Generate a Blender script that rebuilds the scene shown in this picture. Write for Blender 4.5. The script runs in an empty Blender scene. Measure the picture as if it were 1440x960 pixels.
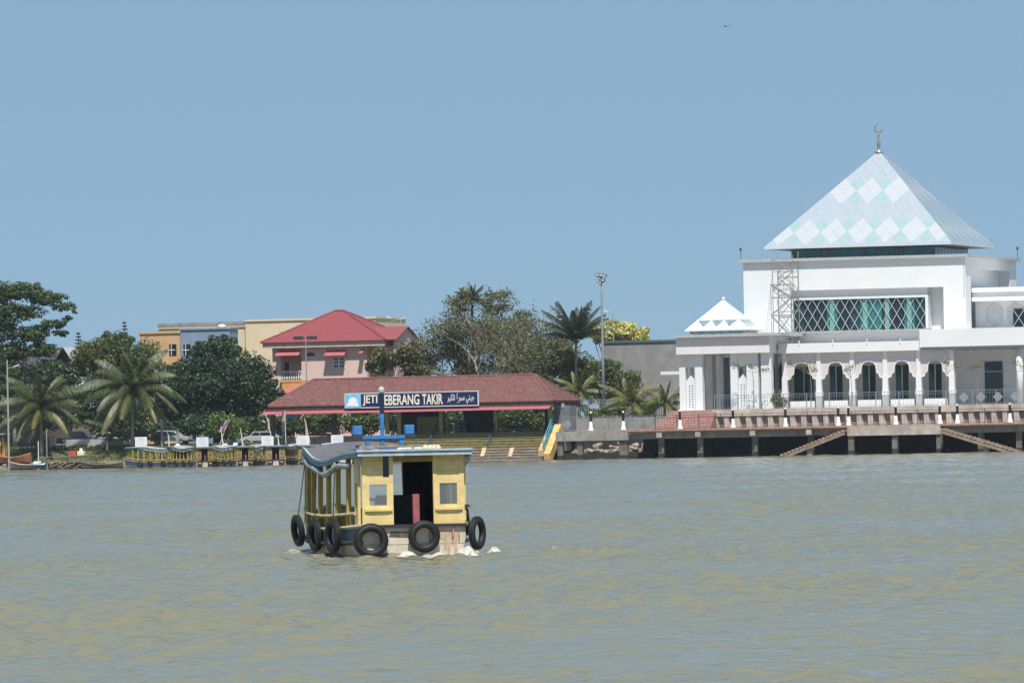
import bpy, math, random
import numpy as np
from mathutils import Vector, Matrix
random.seed(7); RNG = np.random.default_rng(11)
SC = bpy.context.scene
COL = SC.collection
# ------------------------------------------------------------------ camera
F = 9000.0; HC = 2.72; ROLL = 0.0195; HY = 613.0          # focal length in 1440-wide pixels, eye height, roll, horizon row
PIT = math.atan((HY - 480) / F * math.cos(ROLL))
_R = Vector((1, 0, 0)); FV = Vector((0, math.cos(PIT), math.sin(PIT))); _U = Vector((0, -math.sin(PIT), math.cos(PIT)))
CR = _R * math.cos(ROLL) - _U * math.sin(ROLL); CU = _R * math.sin(ROLL) + _U * math.cos(ROLL)
CAM = Vector((0, 0, HC))
cd = bpy.data.cameras.new("camera"); cam = bpy.data.objects.new("camera", cd); COL.objects.link(cam)
cd.sensor_fit = 'HORIZONTAL'; cd.sensor_width = 36; cd.lens = F / 1440 * 36; cd.clip_start = 1; cd.clip_end = 20000
cam.matrix_world = Matrix(((CR.x, CU.x, -FV.x, 0), (CR.y, CU.y, -FV.y, 0), (CR.z, CU.z, -FV.z, HC), (0, 0, 0, 1)))
SC.camera = cam
# ------------------------------------------------------------------ light
SUN = Vector((0.05, -0.47, 0.88)).normalized()           # towards the sun
EL = math.asin(SUN.z); AZ = math.atan2(SUN.x, SUN.y)
W = bpy.data.worlds.new("World"); SC.world = W; W.use_nodes = True
nt = W.node_tree; nt.nodes.clear()
sky = nt.nodes.new('ShaderNodeTexSky'); sky.sky_type = 'NISHITA'; sky.sun_disc = False
sky.sun_elevation = EL; sky.sun_rotation = AZ; sky.altitude = 0; sky.air_density = 0.55; sky.dust_density = 0.0; sky.ozone_density = 6.0
tint = nt.nodes.new('ShaderNodeMix'); tint.data_type = 'RGBA'; tint.blend_type = 'MIX'; tint.inputs[0].default_value = .78      # thin even high haze
tint.inputs[7].default_value = (3.62, 5.90, 8.2, 1)
bg = nt.nodes.new('ShaderNodeBackground'); bg.inputs[1].default_value = 0.066
wo = nt.nodes.new('ShaderNodeOutputWorld')
nt.links.new(sky.outputs[0], tint.inputs[6]); nt.links.new(tint.outputs[2], bg.inputs[0]); nt.links.new(bg.outputs[0], wo.inputs[0])
sl = bpy.data.lights.new("sun", 'SUN'); sl.energy = 5.0; sl.angle = math.radians(0.53); sl.color = (1, 0.955, 0.89)
so = bpy.data.objects.new("sun", sl); COL.objects.link(so); so.rotation_euler = SUN.to_track_quat('Z', 'Y').to_euler(); so.location = (0, 0, 80)
vs = SC.view_settings; vs.view_transform = 'Standard'; vs.look = 'None'; vs.exposure = 0.18; vs.gamma = 1; vs.use_curve_mapping = False
SC.cycles.max_bounces = 6; SC.cycles.transparent_max_bounces = 12
# ------------------------------------------------------------------ frames and pixel helpers
def ray(px, py): return FV + CR * ((px - 720) / F) + CU * ((480 - py) / F)
def atY(px, py, Y): d = ray(px, py); return CAM + d * (Y / d.y)
def onwater(px, py): d = ray(px, py); return CAM + d * (-HC / d.z)
TH = math.radians(17.3)
XH = Vector((math.cos(TH), -math.sin(TH), 0)); YH = Vector((math.sin(TH), math.cos(TH), 0))
ORG = atY(780, 611, 700); ORG.z = 0
WFM = Matrix.Translation(ORG) @ Matrix.Rotation(-TH, 4, 'Z')       # the waterfront's own axes: x along the bank, y inland
def q(px, py, v):
    d = ray(px, py); t = (v - (CAM - ORG).dot(YH)) / d.dot(YH); P = CAM + d * t
    return (P - ORG).dot(XH), P.z
def qu(px, v, py=580): return q(px, py, v)[0]
def qz(px, py, v): return q(px, py, v)[1]
# ------------------------------------------------------------------ materials
MATS = {}
def mat(name, col, rough=.6, var=.12, scale=2.0, bump=0.0, metal=0, spec=.4, dirt=0.0, dirtcol=(.12, .10, .08), trans=0, coat=0, fine=0.0):
    if name in MATS: return MATS[name]
    m = bpy.data.materials.new(name); m.use_nodes = True; n = m.node_tree; L = n.links
    b = n.nodes['Principled BSDF']; b.inputs['Roughness'].default_value = rough; b.inputs['Metallic'].default_value = metal
    b.inputs['Specular IOR Level'].default_value = spec; b.inputs['Coat Weight'].default_value = coat
    if trans: b.inputs['Transmission Weight'].default_value = trans
    g = n.nodes.new('ShaderNodeNewGeometry')
    nz = n.nodes.new('ShaderNodeTexNoise'); nz.inputs['Scale'].default_value = scale; nz.inputs['Detail'].default_value = 5
    L.new(g.outputs['Position'], nz.inputs['Vector'])
    mx = n.nodes.new('ShaderNodeMix'); mx.data_type = 'RGBA'
    mr = n.nodes.new('ShaderNodeMapRange'); mr.inputs[1].default_value = .3; mr.inputs[2].default_value = .7
    L.new(nz.outputs[0], mr.inputs[0]); L.new(mr.outputs[0], mx.inputs[0])
    mx.inputs[6].default_value = tuple(max(0, c * (1 - var)) for c in col) + (1,)
    mx.inputs[7].default_value = tuple(min(1, c * (1 + var)) for c in col) + (1,)
    out = mx.outputs[2]
    if dirt:
        mp = n.nodes.new('ShaderNodeMapping'); mp.inputs['Scale'].default_value = (1.6, 1.6, .22)
        L.new(g.outputs['Position'], mp.inputs[0])
        n2 = n.nodes.new('ShaderNodeTexNoise'); n2.inputs['Scale'].default_value = 1.7; n2.inputs['Detail'].default_value = 7; n2.inputs['Roughness'].default_value = .68
        L.new(mp.outputs[0], n2.inputs['Vector'])
        r2 = n.nodes.new('ShaderNodeMapRange'); r2.inputs[1].default_value = .48; r2.inputs[2].default_value = .78; r2.inputs[4].default_value = dirt
        L.new(n2.outputs[0], r2.inputs[0])
        m2 = n.nodes.new('ShaderNodeMix'); m2.data_type = 'RGBA'; m2.inputs[7].default_value = dirtcol + (1,)
        L.new(r2.outputs[0], m2.inputs[0]); L.new(out, m2.inputs[6]); out = m2.outputs[2]
    L.new(out, b.inputs['Base Color'])
    if bump:
        n3 = n.nodes.new('ShaderNodeTexNoise'); n3.inputs['Scale'].default_value = fine or scale * 6; n3.inputs['Detail'].default_value = 4
        L.new(g.outputs['Position'], n3.inputs['Vector'])
        bp = n.nodes.new('ShaderNodeBump'); bp.inputs['Strength'].default_value = bump; bp.inputs['Distance'].default_value = .05
        L.new(n3.outputs[0], bp.inputs['Height']); L.new(bp.outputs[0], b.inputs['Normal'])
    MATS[name] = m; return m
def leafmat(name, c1, c2, transl=.25, clump=.5):
    if name in MATS: return MATS[name]
    m = bpy.data.materials.new(name); m.use_nodes = True; n = m.node_tree; L = n.links; n.nodes.clear()
    g = n.nodes.new('ShaderNodeNewGeometry')
    nz = n.nodes.new('ShaderNodeTexNoise'); nz.inputs['Scale'].default_value = clump; nz.inputs['Detail'].default_value = 3
    L.new(g.outputs['Position'], nz.inputs['Vector'])
    ad = n.nodes.new('ShaderNodeMath'); ad.operation = 'ADD'
    L.new(g.outputs['Random Per Island'], ad.inputs[0]); L.new(nz.outputs[0], ad.inputs[1])
    mr = n.nodes.new('ShaderNodeMapRange'); mr.inputs[1].default_value = .35; mr.inputs[2].default_value = 1.35
    L.new(ad.outputs[0], mr.inputs[0])
    mx = n.nodes.new('ShaderNodeMix'); mx.data_type = 'RGBA'; mx.inputs[6].default_value = c1 + (1,); mx.inputs[7].default_value = c2 + (1,)
    L.new(mr.outputs[0], mx.inputs[0])
    d = n.nodes.new('ShaderNodeBsdfDiffuse'); t = n.nodes.new('ShaderNodeBsdfTranslucent'); gl = n.nodes.new('ShaderNodeBsdfGlossy'); gl.inputs['Roughness'].default_value = .45
    gl.inputs[0].default_value = (.5, .5, .5, 1)
    L.new(mx.outputs[2], d.inputs[0]); L.new(mx.outputs[2], t.inputs[0])
    s = n.nodes.new('ShaderNodeMixShader'); s.inputs[0].default_value = transl; L.new(d.outputs[0], s.inputs[1]); L.new(t.outputs[0], s.inputs[2])
    s2 = n.nodes.new('ShaderNodeMixShader'); s2.inputs[0].default_value = .05; L.new(s.outputs[0], s2.inputs[1]); L.new(gl.outputs[0], s2.inputs[2])
    o = n.nodes.new('ShaderNodeOutputMaterial'); L.new(s2.outputs[0], o.inputs[0]); MATS[name] = m; return m
# ------------------------------------------------------------------ mesh builder
class MB:
    def __init__(s): s.v = []; s.f = []
    def add(s, vs, fs):
        n = len(s.v); s.v += [tuple(x) for x in vs]; s.f += [tuple(i + n for i in f) for f in fs]; return s
    def box(s, x0, x1, y0, y1, z0, z1):
        if x0 > x1: x0, x1 = x1, x0
        if y0 > y1: y0, y1 = y1, y0
        if z0 > z1: z0, z1 = z1, z0
        return s.add([(x0, y0, z0), (x1, y0, z0), (x1, y1, z0), (x0, y1, z0), (x0, y0, z1), (x1, y0, z1), (x1, y1, z1), (x0, y1, z1)],
                     [(3, 2, 1, 0), (4, 5, 6, 7), (0, 1, 5, 4), (1, 2, 6, 5), (2, 3, 7, 6), (3, 0, 4, 7)])
    def beam(s, p, q_, w, h=None, up=(0, 0, 1)):
        p = Vector(p); q_ = Vector(q_); h = h or w; d = (q_ - p).normalized(); up = Vector(up)
        if abs(d.dot(up)) > .98: up = Vector((0, 1, 0))
        a = d.cross(up).normalized() * (w / 2); b = a.cross(d).normalized() * (h / 2)
        vs = [p - a - b, p + a - b, p + a + b, p - a + b, q_ - a - b, q_ + a - b, q_ + a + b, q_ - a + b]
        return s.add(vs, [(3, 2, 1, 0), (4, 5, 6, 7), (0, 1, 5, 4), (1, 2, 6, 5), (2, 3, 7, 6), (3, 0, 4, 7)])
    def tube(s, pts, rs, n=8, cap=True):
        pts = [Vector(p) for p in pts]
        if not isinstance(rs, (list, tuple)): rs = [rs] * len(pts)
        vs = []; fs = []
        for i, p in enumerate(pts):
            d = (pts[min(i + 1, len(pts) - 1)] - pts[max(i - 1, 0)]).normalized()
            up = Vector((0, 0, 1)) if abs(d.z) < .9 else Vector((0, 1, 0))
            a = d.cross(up).normalized(); b = a.cross(d)
            for k in range(n):
                t = 2 * math.pi * k / n; vs.append(p + (a * math.cos(t) + b * math.sin(t)) * rs[i])
        for i in range(len(pts) - 1):
            for k in range(n): fs.append((i * n + k, (i + 1) * n + k, (i + 1) * n + (k + 1) % n, i * n + (k + 1) % n))
        if cap: fs.append(tuple(range(n))); fs.append(tuple(reversed(range((len(pts) - 1) * n, len(pts) * n))))
        return s.add(vs, fs)
    def lathe(s, prof, c, n=12):
        vs = []; fs = []
        for r, z in prof:
            for k in range(n):
                t = 2 * math.pi * k / n; vs.append((c[0] + r * math.cos(t), c[1] + r * math.sin(t), c[2] + z))
        for i in range(len(prof) - 1):
            for k in range(n): fs.append((i * n + k, i * n + (k + 1) % n, (i + 1) * n + (k + 1) % n, (i + 1) * n + k))
        fs.append(tuple(reversed(range(n)))); fs.append(tuple(range((len(prof) - 1) * n, len(prof) * n)))
        return s.add(vs, fs)
    def torus(s, c, axis, R, r, n=24, m=10, squash=1.0):
        axis = Vector(axis).normalized(); up = Vector((0, 0, 1)) if abs(axis.z) < .9 else Vector((1, 0, 0))
        a = axis.cross(up).normalized(); b = axis.cross(a); c = Vector(c); vs = []; fs = []
        for i in range(n):
            t = 2 * math.pi * i / n; d = a * math.cos(t) + b * math.sin(t)
            for j in range(m):
                w = 2 * math.pi * j / m; vs.append(c + d * (R + r * math.cos(w)) + axis * (r * squash * math.sin(w)))
        for i in range(n):
            for j in range(m): fs.append((i * m + j, ((i + 1) % n) * m + j, ((i + 1) % n) * m + (j + 1) % m, i * m + (j + 1) % m))
        return s.add(vs, fs)
    def prism(s, poly, y0, y1):          # polygon in x,z (counter-clockwise seen from -y), extruded along y
        n = len(poly); vs = [(x, y0, z) for x, z in poly] + [(x, y1, z) for x, z in poly]
        fs = [tuple(range(n)), tuple(reversed(range(n, 2 * n)))] + [((i + 1) % n, i, n + i, n + (i + 1) % n) for i in range(n)]
        return s.add(vs, fs)
    def prism_x(s, poly, x0, x1):        # polygon in y,z, extruded along x
        n = len(poly); vs = [(x0, y, z) for y, z in poly] + [(x1, y, z) for y, z in poly]
        fs = [tuple(reversed(range(n))), tuple(range(n, 2 * n))] + [(i, (i + 1) % n, n + (i + 1) % n, n + i) for i in range(n)]
        return s.add(vs, fs)
    def plate(s, poly3, nrm, t):         # thin slab from a 3D polygon, thickness t along nrm
        nrm = Vector(nrm) * t; n = len(poly3); vs = [Vector(p) for p in poly3]; vs = [p + nrm for p in vs] + vs
        fs = [tuple(range(n)), tuple(reversed(range(n, 2 * n)))] + [((i + 1) % n, i, n + i, n + (i + 1) % n) for i in range(n)]
        return s.add(vs, fs)
    def mesh(s, off=(0, 0, 0), smooth=False):
        me = bpy.data.meshes.new("mesh"); o = Vector(off)
        me.from_pydata([(x - o.x, y - o.y, z - o.z) for x, y, z in s.v], [], s.f)
        if smooth: me.polygons.foreach_set('use_smooth', [True] * len(me.polygons))
        me.update(); return me
def npmesh(v, f, smooth=False):
    me = bpy.data.meshes.new("mesh"); v = np.asarray(v, np.float32); f = np.asarray(f, np.int32); k = f.shape[1]
    me.vertices.add(len(v)); me.vertices.foreach_set('co', v.ravel()); me.loops.add(f.size); me.loops.foreach_set('vertex_index', f.ravel())
    me.polygons.add(len(f)); me.polygons.foreach_set('loop_start', np.arange(0, f.size, k, dtype=np.int32))
    if smooth: me.polygons.foreach_set('use_smooth', np.ones(len(f), bool))
    me.update(); me.validate(); return me
BASE = {}
def thing(name, label, cat, base=(0, 0, 0), group=None, frame=WFM, rz=0, s=1.0):
    o = bpy.data.objects.new(name, None); o.empty_display_size = .3; COL.objects.link(o)
    o.matrix_world = frame @ Matrix.Translation(base) @ Matrix.Rotation(rz, 4, 'Z') @ Matrix.Scale(s, 4)
    o['label'] = label; o['category'] = cat
    if group: o['group'] = group
    BASE[o.name] = Vector(base) if (rz == 0 and s == 1.0) else Vector((0, 0, 0)); return o
def part(root, name, mb, m, smooth=False, bevel=0, stuff=False):
    me = mb.mesh(BASE[root.name], smooth) if isinstance(mb, MB) else mb
    o = bpy.data.objects.new(name, me); COL.objects.link(o); o.parent = root; me.materials.append(m)
    BASE[o.name] = BASE[root.name]
    if bevel:
        bv = o.modifiers.new('bevel', 'BEVEL'); bv.width = bevel; bv.segments = 2; bv.limit_method = 'ANGLE'
    if stuff: o['kind'] = 'stuff'
    return o
def inst(root, name, me, loc, rz=0):        # a piece sharing mesh data, at loc in the root's builder coordinates
    o = bpy.data.objects.new(name, me); COL.objects.link(o); o.parent = root; b = BASE[root.name]
    o.location = Vector(loc) - b; o.rotation_euler.z = rz; BASE[o.name] = b; return o
def single(name, label, cat, base, mb, m, group=None, smooth=False, bevel=0, frame=WFM, kind=None):
    me = mb.mesh(base, smooth) if isinstance(mb, MB) else mb
    o = bpy.data.objects.new(name, me); COL.objects.link(o); o.matrix_world = frame @ Matrix.Translation(base)
    if m: me.materials.append(m)
    if kind: o['kind'] = kind
    if label: o['label'] = label
    if cat: o['category'] = cat
    if group: o['group'] = group
    BASE[o.name] = Vector(base)
    if bevel:
        bv = o.modifiers.new('bevel', 'BEVEL'); bv.width = bevel; bv.segments = 2; bv.limit_method = 'ANGLE'
    return o
def bm(): return MB()
def boxm(*a): return MB().box(*a)
# ------------------------------------------------------------------ shared materials
white = mat('white_render', (.76, .76, .76), .7, .025, .5, .04, dirt=.10, dirtcol=(.60, .59, .57))
whitep = mat('white_paint', (.74, .74, .74), .5, .04, 3)
greyp = mat('grey_paint', (.32, .33, .34), .5, .1, 3)
steel = mat('galvanised_steel', (.36, .38, .40), .45, .12, 8, metal=.4)
darkm = mat('dark_metal', (.05, .055, .06), .5, .2, 8)
conc = mat('concrete', (.30, .28, .25), .85, .22, 1.2, .3, dirt=.75, dirtcol=(.10, .085, .07))
concl = mat('pale_concrete', (.46, .40, .35), .85, .22, .9, .25, dirt=.7, dirtcol=(.26, .18, .15))
glass_d = mat('dark_glass', (.012, .022, .028), .06, .1, 1, spec=.6)
glass_t = mat('teal_glass', (.03, .16, .16), .10, .3, .8, spec=.6)
blueb = mat('blue_paint', (.045, .22, .50), .45, .2, 9, .1, dirt=.35)
redtile = mat('red_tile', (.185, .078, .070), .8, .3, 2.6, .3, dirt=.55, dirtcol=(.27, .17, .15), fine=14)
redroof = mat('bright_red_tile', (.26, .060, .066), .6, .12, 3, .2, fine=16)
redtin = mat('red_tin', (.42, .12, .135), .5, .1, 2)
woodd = mat('dark_wood', (.10, .075, .055), .8, .3, 6, .3)
rubber = mat('tyre_rubber', (.014, .014, .015), .55, .25, 12, .25)
# ================================================================== SETTING: water, ground
BOAT = onwater(583, 783.0)                    # stern of the near ferry on the water
BY = math.radians(14)                         # it heads away and to the left
FWD = Vector((-math.sin(BY), math.cos(BY), 0)); RGT = Vector((math.cos(BY), math.sin(BY), 0))
def build_water():
    Y0, Y1, NR, NC = 62.0, 745.0, 2200, 400
    ys = Y0 * (Y1 / Y0) ** (np.arange(NR + 1) / NR)
    xs = np.linspace(-1, 1, NC + 1)
    Y = np.repeat(ys[:, None], NC + 1, 1); X = xs[None, :] * (ys[:, None] * 0.108 + 1.5)
    rg = np.random.default_rng(5); Z = np.zeros_like(X); DX = np.zeros_like(X); DY = np.zeros_like(X)
    dYrow = Y * math.log(Y1 / Y0) / NR
    # slowly varying patches of calmer and rougher water
    patch = np.zeros_like(X)
    for k in range(14):
        lam = rg.uniform(4, 15); a = rg.uniform(0, 2 * math.pi); patch += np.sin((X * math.cos(a) * .6 + Y * math.sin(a) * .3) * 2 * math.pi / lam + rg.uniform(0, 6.28))
    patch = np.clip(1 + patch * .11, .5, 1.5)
    for k in range(120):
        lam = 0.40 * (2.6 / .40) ** rg.random(); a = math.radians(90 + rg.normal(0, 46)) + (math.pi if rg.random() < .3 else 0)
        kx = 2 * math.pi / lam; amp = .0052 * lam ** .70 * rg.uniform(.4, 1.4)
        ph = X * math.cos(a) * kx + Y * math.sin(a) * kx + rg.uniform(0, 6.28)
        ph = ph + .9 * np.sin(ph * .131 + k) + .5 * np.sin(X * 1.3 / lam + k * 2.1)
        fade = np.clip((lam / dYrow - 1.2) / 1.6, 0, 1)
        s = np.sin(ph); Z += amp * fade * s; cc = np.cos(ph) * (amp * fade * .7); DX += cc * math.cos(a); DY += cc * math.sin(a)
    Z *= patch; X = X + DX * patch; Y = Y + DY * patch
    # the ferry's wash
    dx = X - BOAT.x; dy = Y - BOAT.y
    lx = dx * RGT.x + dy * RGT.y; ly = dx * FWD.x + dy * FWD.y
    def nz(sx, sy, n, seed, lo, hi):
        r = np.random.default_rng(seed); o = np.zeros_like(X)
        for k in range(n):
            lam = r.uniform(lo, hi); a = r.uniform(0, 6.28); o += np.sin((X * math.cos(a) * sx + Y * math.sin(a) * sy) * 6.28 / lam + r.uniform(0, 6.28))
        return o / math.sqrt(n)
    ch = nz(1, 1, 26, 21, .25, 1.1)
    stern = np.exp(-((lx - .2) / 1.5) ** 2 - ((ly + .75) / .85) ** 2)
    Z += stern * (-.01 + .05 * ch)
    side = np.exp(-((np.abs(lx) - 1.55) / .45) ** 2) * np.exp(-((ly - 2.5) / 3.2) ** 4)
    Z += side * (.0 + .04 * ch)
    # trail that curves off to the right behind the stern
    t = np.clip((X - (BOAT.x + .6)) / 9.0, 0, 1); yc = BOAT.y - 1.0 - 11.5 * t ** 1.15
    on = np.clip((X - BOAT.x - 1.5) / 1.8, 0, 1) * np.clip((BOAT.x + 11 - X) / 5, 0, 1)
    yc = yc + .5 * np.sin(X * 1.1) * t
    tr = on * np.exp(-((Y - yc) / (.9 + 1.6 * t)) ** 2); tw_ = on * np.exp(-((Y - yc + 2) / (3.5 + 5 * t)) ** 2)
    Z += tr * (.23 + .06 * ch) * (1 - .5 * t) + tw_ * .03 * ch
    spl = np.exp(-((ly + .38) / .42) ** 2) * np.exp(-((lx - .45) / 1.15) ** 4); Z += spl * np.clip(.035 + .06 * ch, -.03, .18)
    bowl = np.exp(-((lx + 2.1) / .5) ** 2 - ((ly - 4.6) / 1.6) ** 2); Z += bowl * np.clip(.03 + .04 * ch, 0, .2)
    foam = np.clip(spl * (.45 + .35 * ch) + bowl * (.25 + .3 * ch) + stern * .9 * (.45 + .4 * ch) + side * .7 * (.15 + .5 * ch) + tr * (1 - t) * .5 * np.clip(ch - .2, 0, 2), 0, .75)
    rgt = np.exp(-((lx - 1.7) / .9) ** 2 - ((ly + .2) / .8) ** 2); Z += rgt * (.02 + .05 * ch); foam = np.clip(foam + rgt * (.25 + .4 * ch), 0, .75)
    v = np.stack([X, Y, Z], -1).reshape(-1, 3)
    i = np.arange(NR)[:, None] * (NC + 1) + np.arange(NC)[None, :]
    f = np.stack([i, i + 1, i + NC + 2, i + NC + 1], -1).reshape(-1, 4)
    # calm sheets carrying the river on beyond the rippled grid
    n = len(v); wl = Y0 * .108 + 1.5; wr = Y1 * .108 + 1.5
    ex = [(-wl, Y0, -.05), (wl, Y0, -.05), (-wr, Y1, -.05), (wr, Y1, -.05), (-1500, -300, -.05), (1500, -300, -.05), (-1500, Y1, -.05), (1500, Y1, -.05), (-1500, 900, -.05), (1500, 900, -.05)]
    v = np.concatenate([v, np.array(ex)]); f = np.concatenate([f, np.array([(n + 4, n + 0, n + 2, n + 6), (n + 1, n + 5, n + 7, n + 3), (n + 4, n + 5, n + 1, n + 0), (n + 6, n + 7, n + 9, n + 8)])])
    me = npmesh(v, f, True)
    at = me.attributes.new('foam', 'FLOAT', 'POINT'); at.data.foreach_set('value', np.concatenate([foam.ravel(), np.zeros(len(ex))]).astype(np.float32))
    m = bpy.data.materials.new('river_water'); m.use_nodes = True; nn = m.node_tree; L = nn.links; b = nn.nodes['Principled BSDF']
    b.inputs['IOR'].default_value = 1.33; b.inputs['Roughness'].default_value = .10
    g = nn.nodes.new('ShaderNodeNewGeometry')
    mp = nn.nodes.new('ShaderNodeMapping'); mp.inputs['Scale'].default_value = (.8, 1.5, 1); L.new(g.outputs['Position'], mp.inputs[0])
    n1 = nn.nodes.new('ShaderNodeTexNoise'); n1.inputs['Scale'].default_value = 4.2; n1.inputs['Detail'].default_value = 4; L.new(mp.outputs[0], n1.inputs['Vector'])
    mp2 = nn.nodes.new('ShaderNodeMapping'); mp2.inputs['Scale'].default_value = (.35, .8, 1); L.new(g.outputs['Position'], mp2.inputs[0])
    n2 = nn.nodes.new('ShaderNodeTexNoise'); n2.inputs['Scale'].default_value = 1.0; n2.inputs['Detail'].default_value = 5; L.new(mp2.outputs[0], n2.inputs['Vector'])
    b1 = nn.nodes.new('ShaderNodeBump'); b1.inputs['Strength'].default_value = 1.0; b1.inputs['Distance'].default_value = .05; L.new(n1.outputs[0], b1.inputs['Height'])
    b2 = nn.nodes.new('ShaderNodeBump'); b2.inputs['Strength'].default_value = 1.0; b2.inputs['Distance'].default_value = .20; L.new(n2.outputs[0], b2.inputs['Height']); L.new(b1.outputs[0], b2.inputs['Normal'])
    L.new(b2.outputs[0], b.inputs['Normal'])
    fa = nn.nodes.new('ShaderNodeAttribute'); fa.attribute_name = 'foam'
    n4 = nn.nodes.new('ShaderNodeTexNoise'); n4.inputs['Scale'].default_value = 13; n4.inputs['Detail'].default_value = 8; n4.inputs['Roughness'].default_value = .75; L.new(g.outputs['Position'], n4.inputs['Vector'])
    su = nn.nodes.new('ShaderNodeMath'); su.operation = 'ADD'; L.new(fa.outputs['Fac'], su.inputs[0]); L.new(n4.outputs[0], su.inputs[1])
    fr = nn.nodes.new('ShaderNodeMapRange'); fr.inputs[1].default_value = .90; fr.inputs[2].default_value = 1.42; L.new(su.outputs[0], fr.inputs[0])
    mx = nn.nodes.new('ShaderNodeMix'); mx.data_type = 'RGBA'; mx.inputs[6].default_value = (.178, .172, .118, 1); mx.inputs[7].default_value = (.66, .65, .58, 1)
    L.new(fr.outputs[0], mx.inputs[0]); L.new(mx.outputs[2], b.inputs['Base Color'])
    rm = nn.nodes.new('ShaderNodeMapRange'); rm.inputs[3].default_value = .10; rm.inputs[4].default_value = .8; L.new(fr.outputs[0], rm.inputs[0]); L.new(rm.outputs[0], b.inputs['Roughness'])
    me.materials.append(m); o = bpy.data.objects.new('water', me); COL.objects.link(o); o['kind'] = 'structure'
build_water()
GZ = 2.6
def build_ground():
    us = [-1800, -300] + list(np.linspace(-90, 60, 101)) + [300, 1800]
    rows = []
    for u in us:
        w = .5 * math.sin(u * .9) + .35 * math.sin(u * 2.3 + 1)
        sh = 0 if u < -32 else 6.0                              # the bank is set back under the jetty and the pier
        if -34 < u < -30: sh = 6.0 * (u + 34) / 4
        pr = [(-6, -1.2), (-1.0, -.35), (.6 + w * .4, .25), (2.6 + w * .5, 1.0 + .15 * w), (5.5, 1.9 + .1 * w), (9, 2.45), (14, GZ), (60, GZ), (400, GZ), (6000, GZ)]
        rows.append([(u, v + (sh if v < 60 else 0), z + (random.uniform(-.07, .07) if 0 < v < 9 else 0)) for v, z in pr])
    k = len(rows[0]); v = [p for r in rows for p in r]
    f = [(i * k + j, (i + 1) * k + j, (i + 1) * k + j + 1, i * k + j + 1) for i in range(len(us) - 1) for j in range(k - 1)]
    mb = MB().add(v, f)
    m = mat('bank_soil', (.16, .14, .09), .95, .35, .5, .6, dirt=.8, dirtcol=(.06, .09, .03), fine=4)
    single('ground', None, None, (0, 0, 0), mb, m, kind='structure', smooth=True)
build_ground()
# ================================================================== MOSQUE
FZ = 5.15                                        # terrace level
VB = 18.0
uL = qu(1046, VB, 420); uR = qu(1358, VB, 420); S = uR - uL; zt = qz(1200, 361.5, VB) - .3
MU = (uL + uR) / 2; MV = VB + S / 2
mosque = thing('mosque', 'white mosque with a tall tiled pyramid roof above a raised terrace', 'mosque', (MU, MV, FZ))
zn0 = qz(1215, 465, VB); zn1 = qz(1215, 406, VB); un0 = qu(1112, VB, 430); un1 = qu(1327, VB, 430)
w = bm(); w.box(uL, un0, VB, VB + 2.6, FZ, zt); w.box(un1, uR, VB, VB + 2.6, FZ, zt); w.box(un0, un1, VB, VB + 2.6, zn1, zt)
w.box(un0, un1, VB + 1.6, VB + 2.6, FZ, zn0); w.box(un0, un1, VB + 2.1, VB + 2.6, zn0, zn1)
w.box(uL, uR - 1.3, VB + 2.6, VB + S, FZ, zt)
zb = qz(1400, 377, VB + 6)
w.box(uR - 1.3, uR, VB + 2.6, VB + S, zb, zt); w.box(uR - 1.3, uR, VB + S - 3.2, VB + S, FZ, zb)
part(mosque, 'wall', w, white)
sl_ = boxm(uL - .45, uR + .45, VB - .45, VB + S + .45, zt, zt + .32); part(mosque, 'roof_slab', sl_, mat('grey_slab', (.42, .43, .44), .7, .1))
st = bm(); st.add([(qu(1355, VB, 400), VB - .006, qz(1355, 372, VB)), (qu(1356.6, VB, 400), VB - .006, qz(1355, 372, VB)), (qu(1356.3, VB, 400), VB - .006, qz(1355, 419, VB)), (qu(1354.4, VB, 400), VB - .006, qz(1355, 419, VB))], [(0, 3, 2, 1)])
part(mosque, 'damp_stain', st, mat('damp', (.52, .53, .53), .8, .2, 3))
# bay window with the diamond lattice
b0 = qu(1116, 18.4, 440); b1 = qu(1302, 18.4, 440); bz0 = qz(1210, 464, 18.4); bz1 = qz(1210, 420, 18.4)
hd = bm(); hd.box(un0, b1 + .1, 18.75, VB + 2.1, bz1 + .25, zn1); part(mosque, 'window_header', hd, white)
sill = boxm(un0, b1 + .3, 18.15, VB + 2.1, bz0 - .22, bz0); part(mosque, 'window_sill', sill, greyp)
bay = part(mosque, 'bay_window', bm().box(b0 - .12, b0, 18.2, 20, bz0, bz1).box(b1, b1 + .3, 18.2, 20, bz0, bz1).box(b0 - .12, b1 + .3, 18.2, 20, bz1, bz1 + .25), mat('window_frame_white', (.7, .71, .72), .5, .05))
np_ = 12
for i in range(np_):
    a = b0 + (b1 - b0) * i / np_; c = b0 + (b1 - b0) * (i + 1) / np_
    part(bay, 'pane', boxm(a + .02, c - .02, 18.5 + .012 * ((i * 7) % 3), 18.56, bz0 + .01, bz1 - .01), glass_t if i in (3, 6, 7, 10) else mat('green_dark_glass', (.02, .05, .055), .08, .4, .9) if i in (0, 5, 8, 11) else glass_d)
for i in (3, 6, 8, 10):
    a = b0 + (b1 - b0) * (i + .3) / np_; part(bay, 'column', boxm(a, a + .5, 18.42, 18.49, bz0, bz1), mat('teal_column', (.16, .34, .31), .5, .1))
H = bz1 - bz0; dxb = H * .587; per = 13.4 / 12.55
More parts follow.
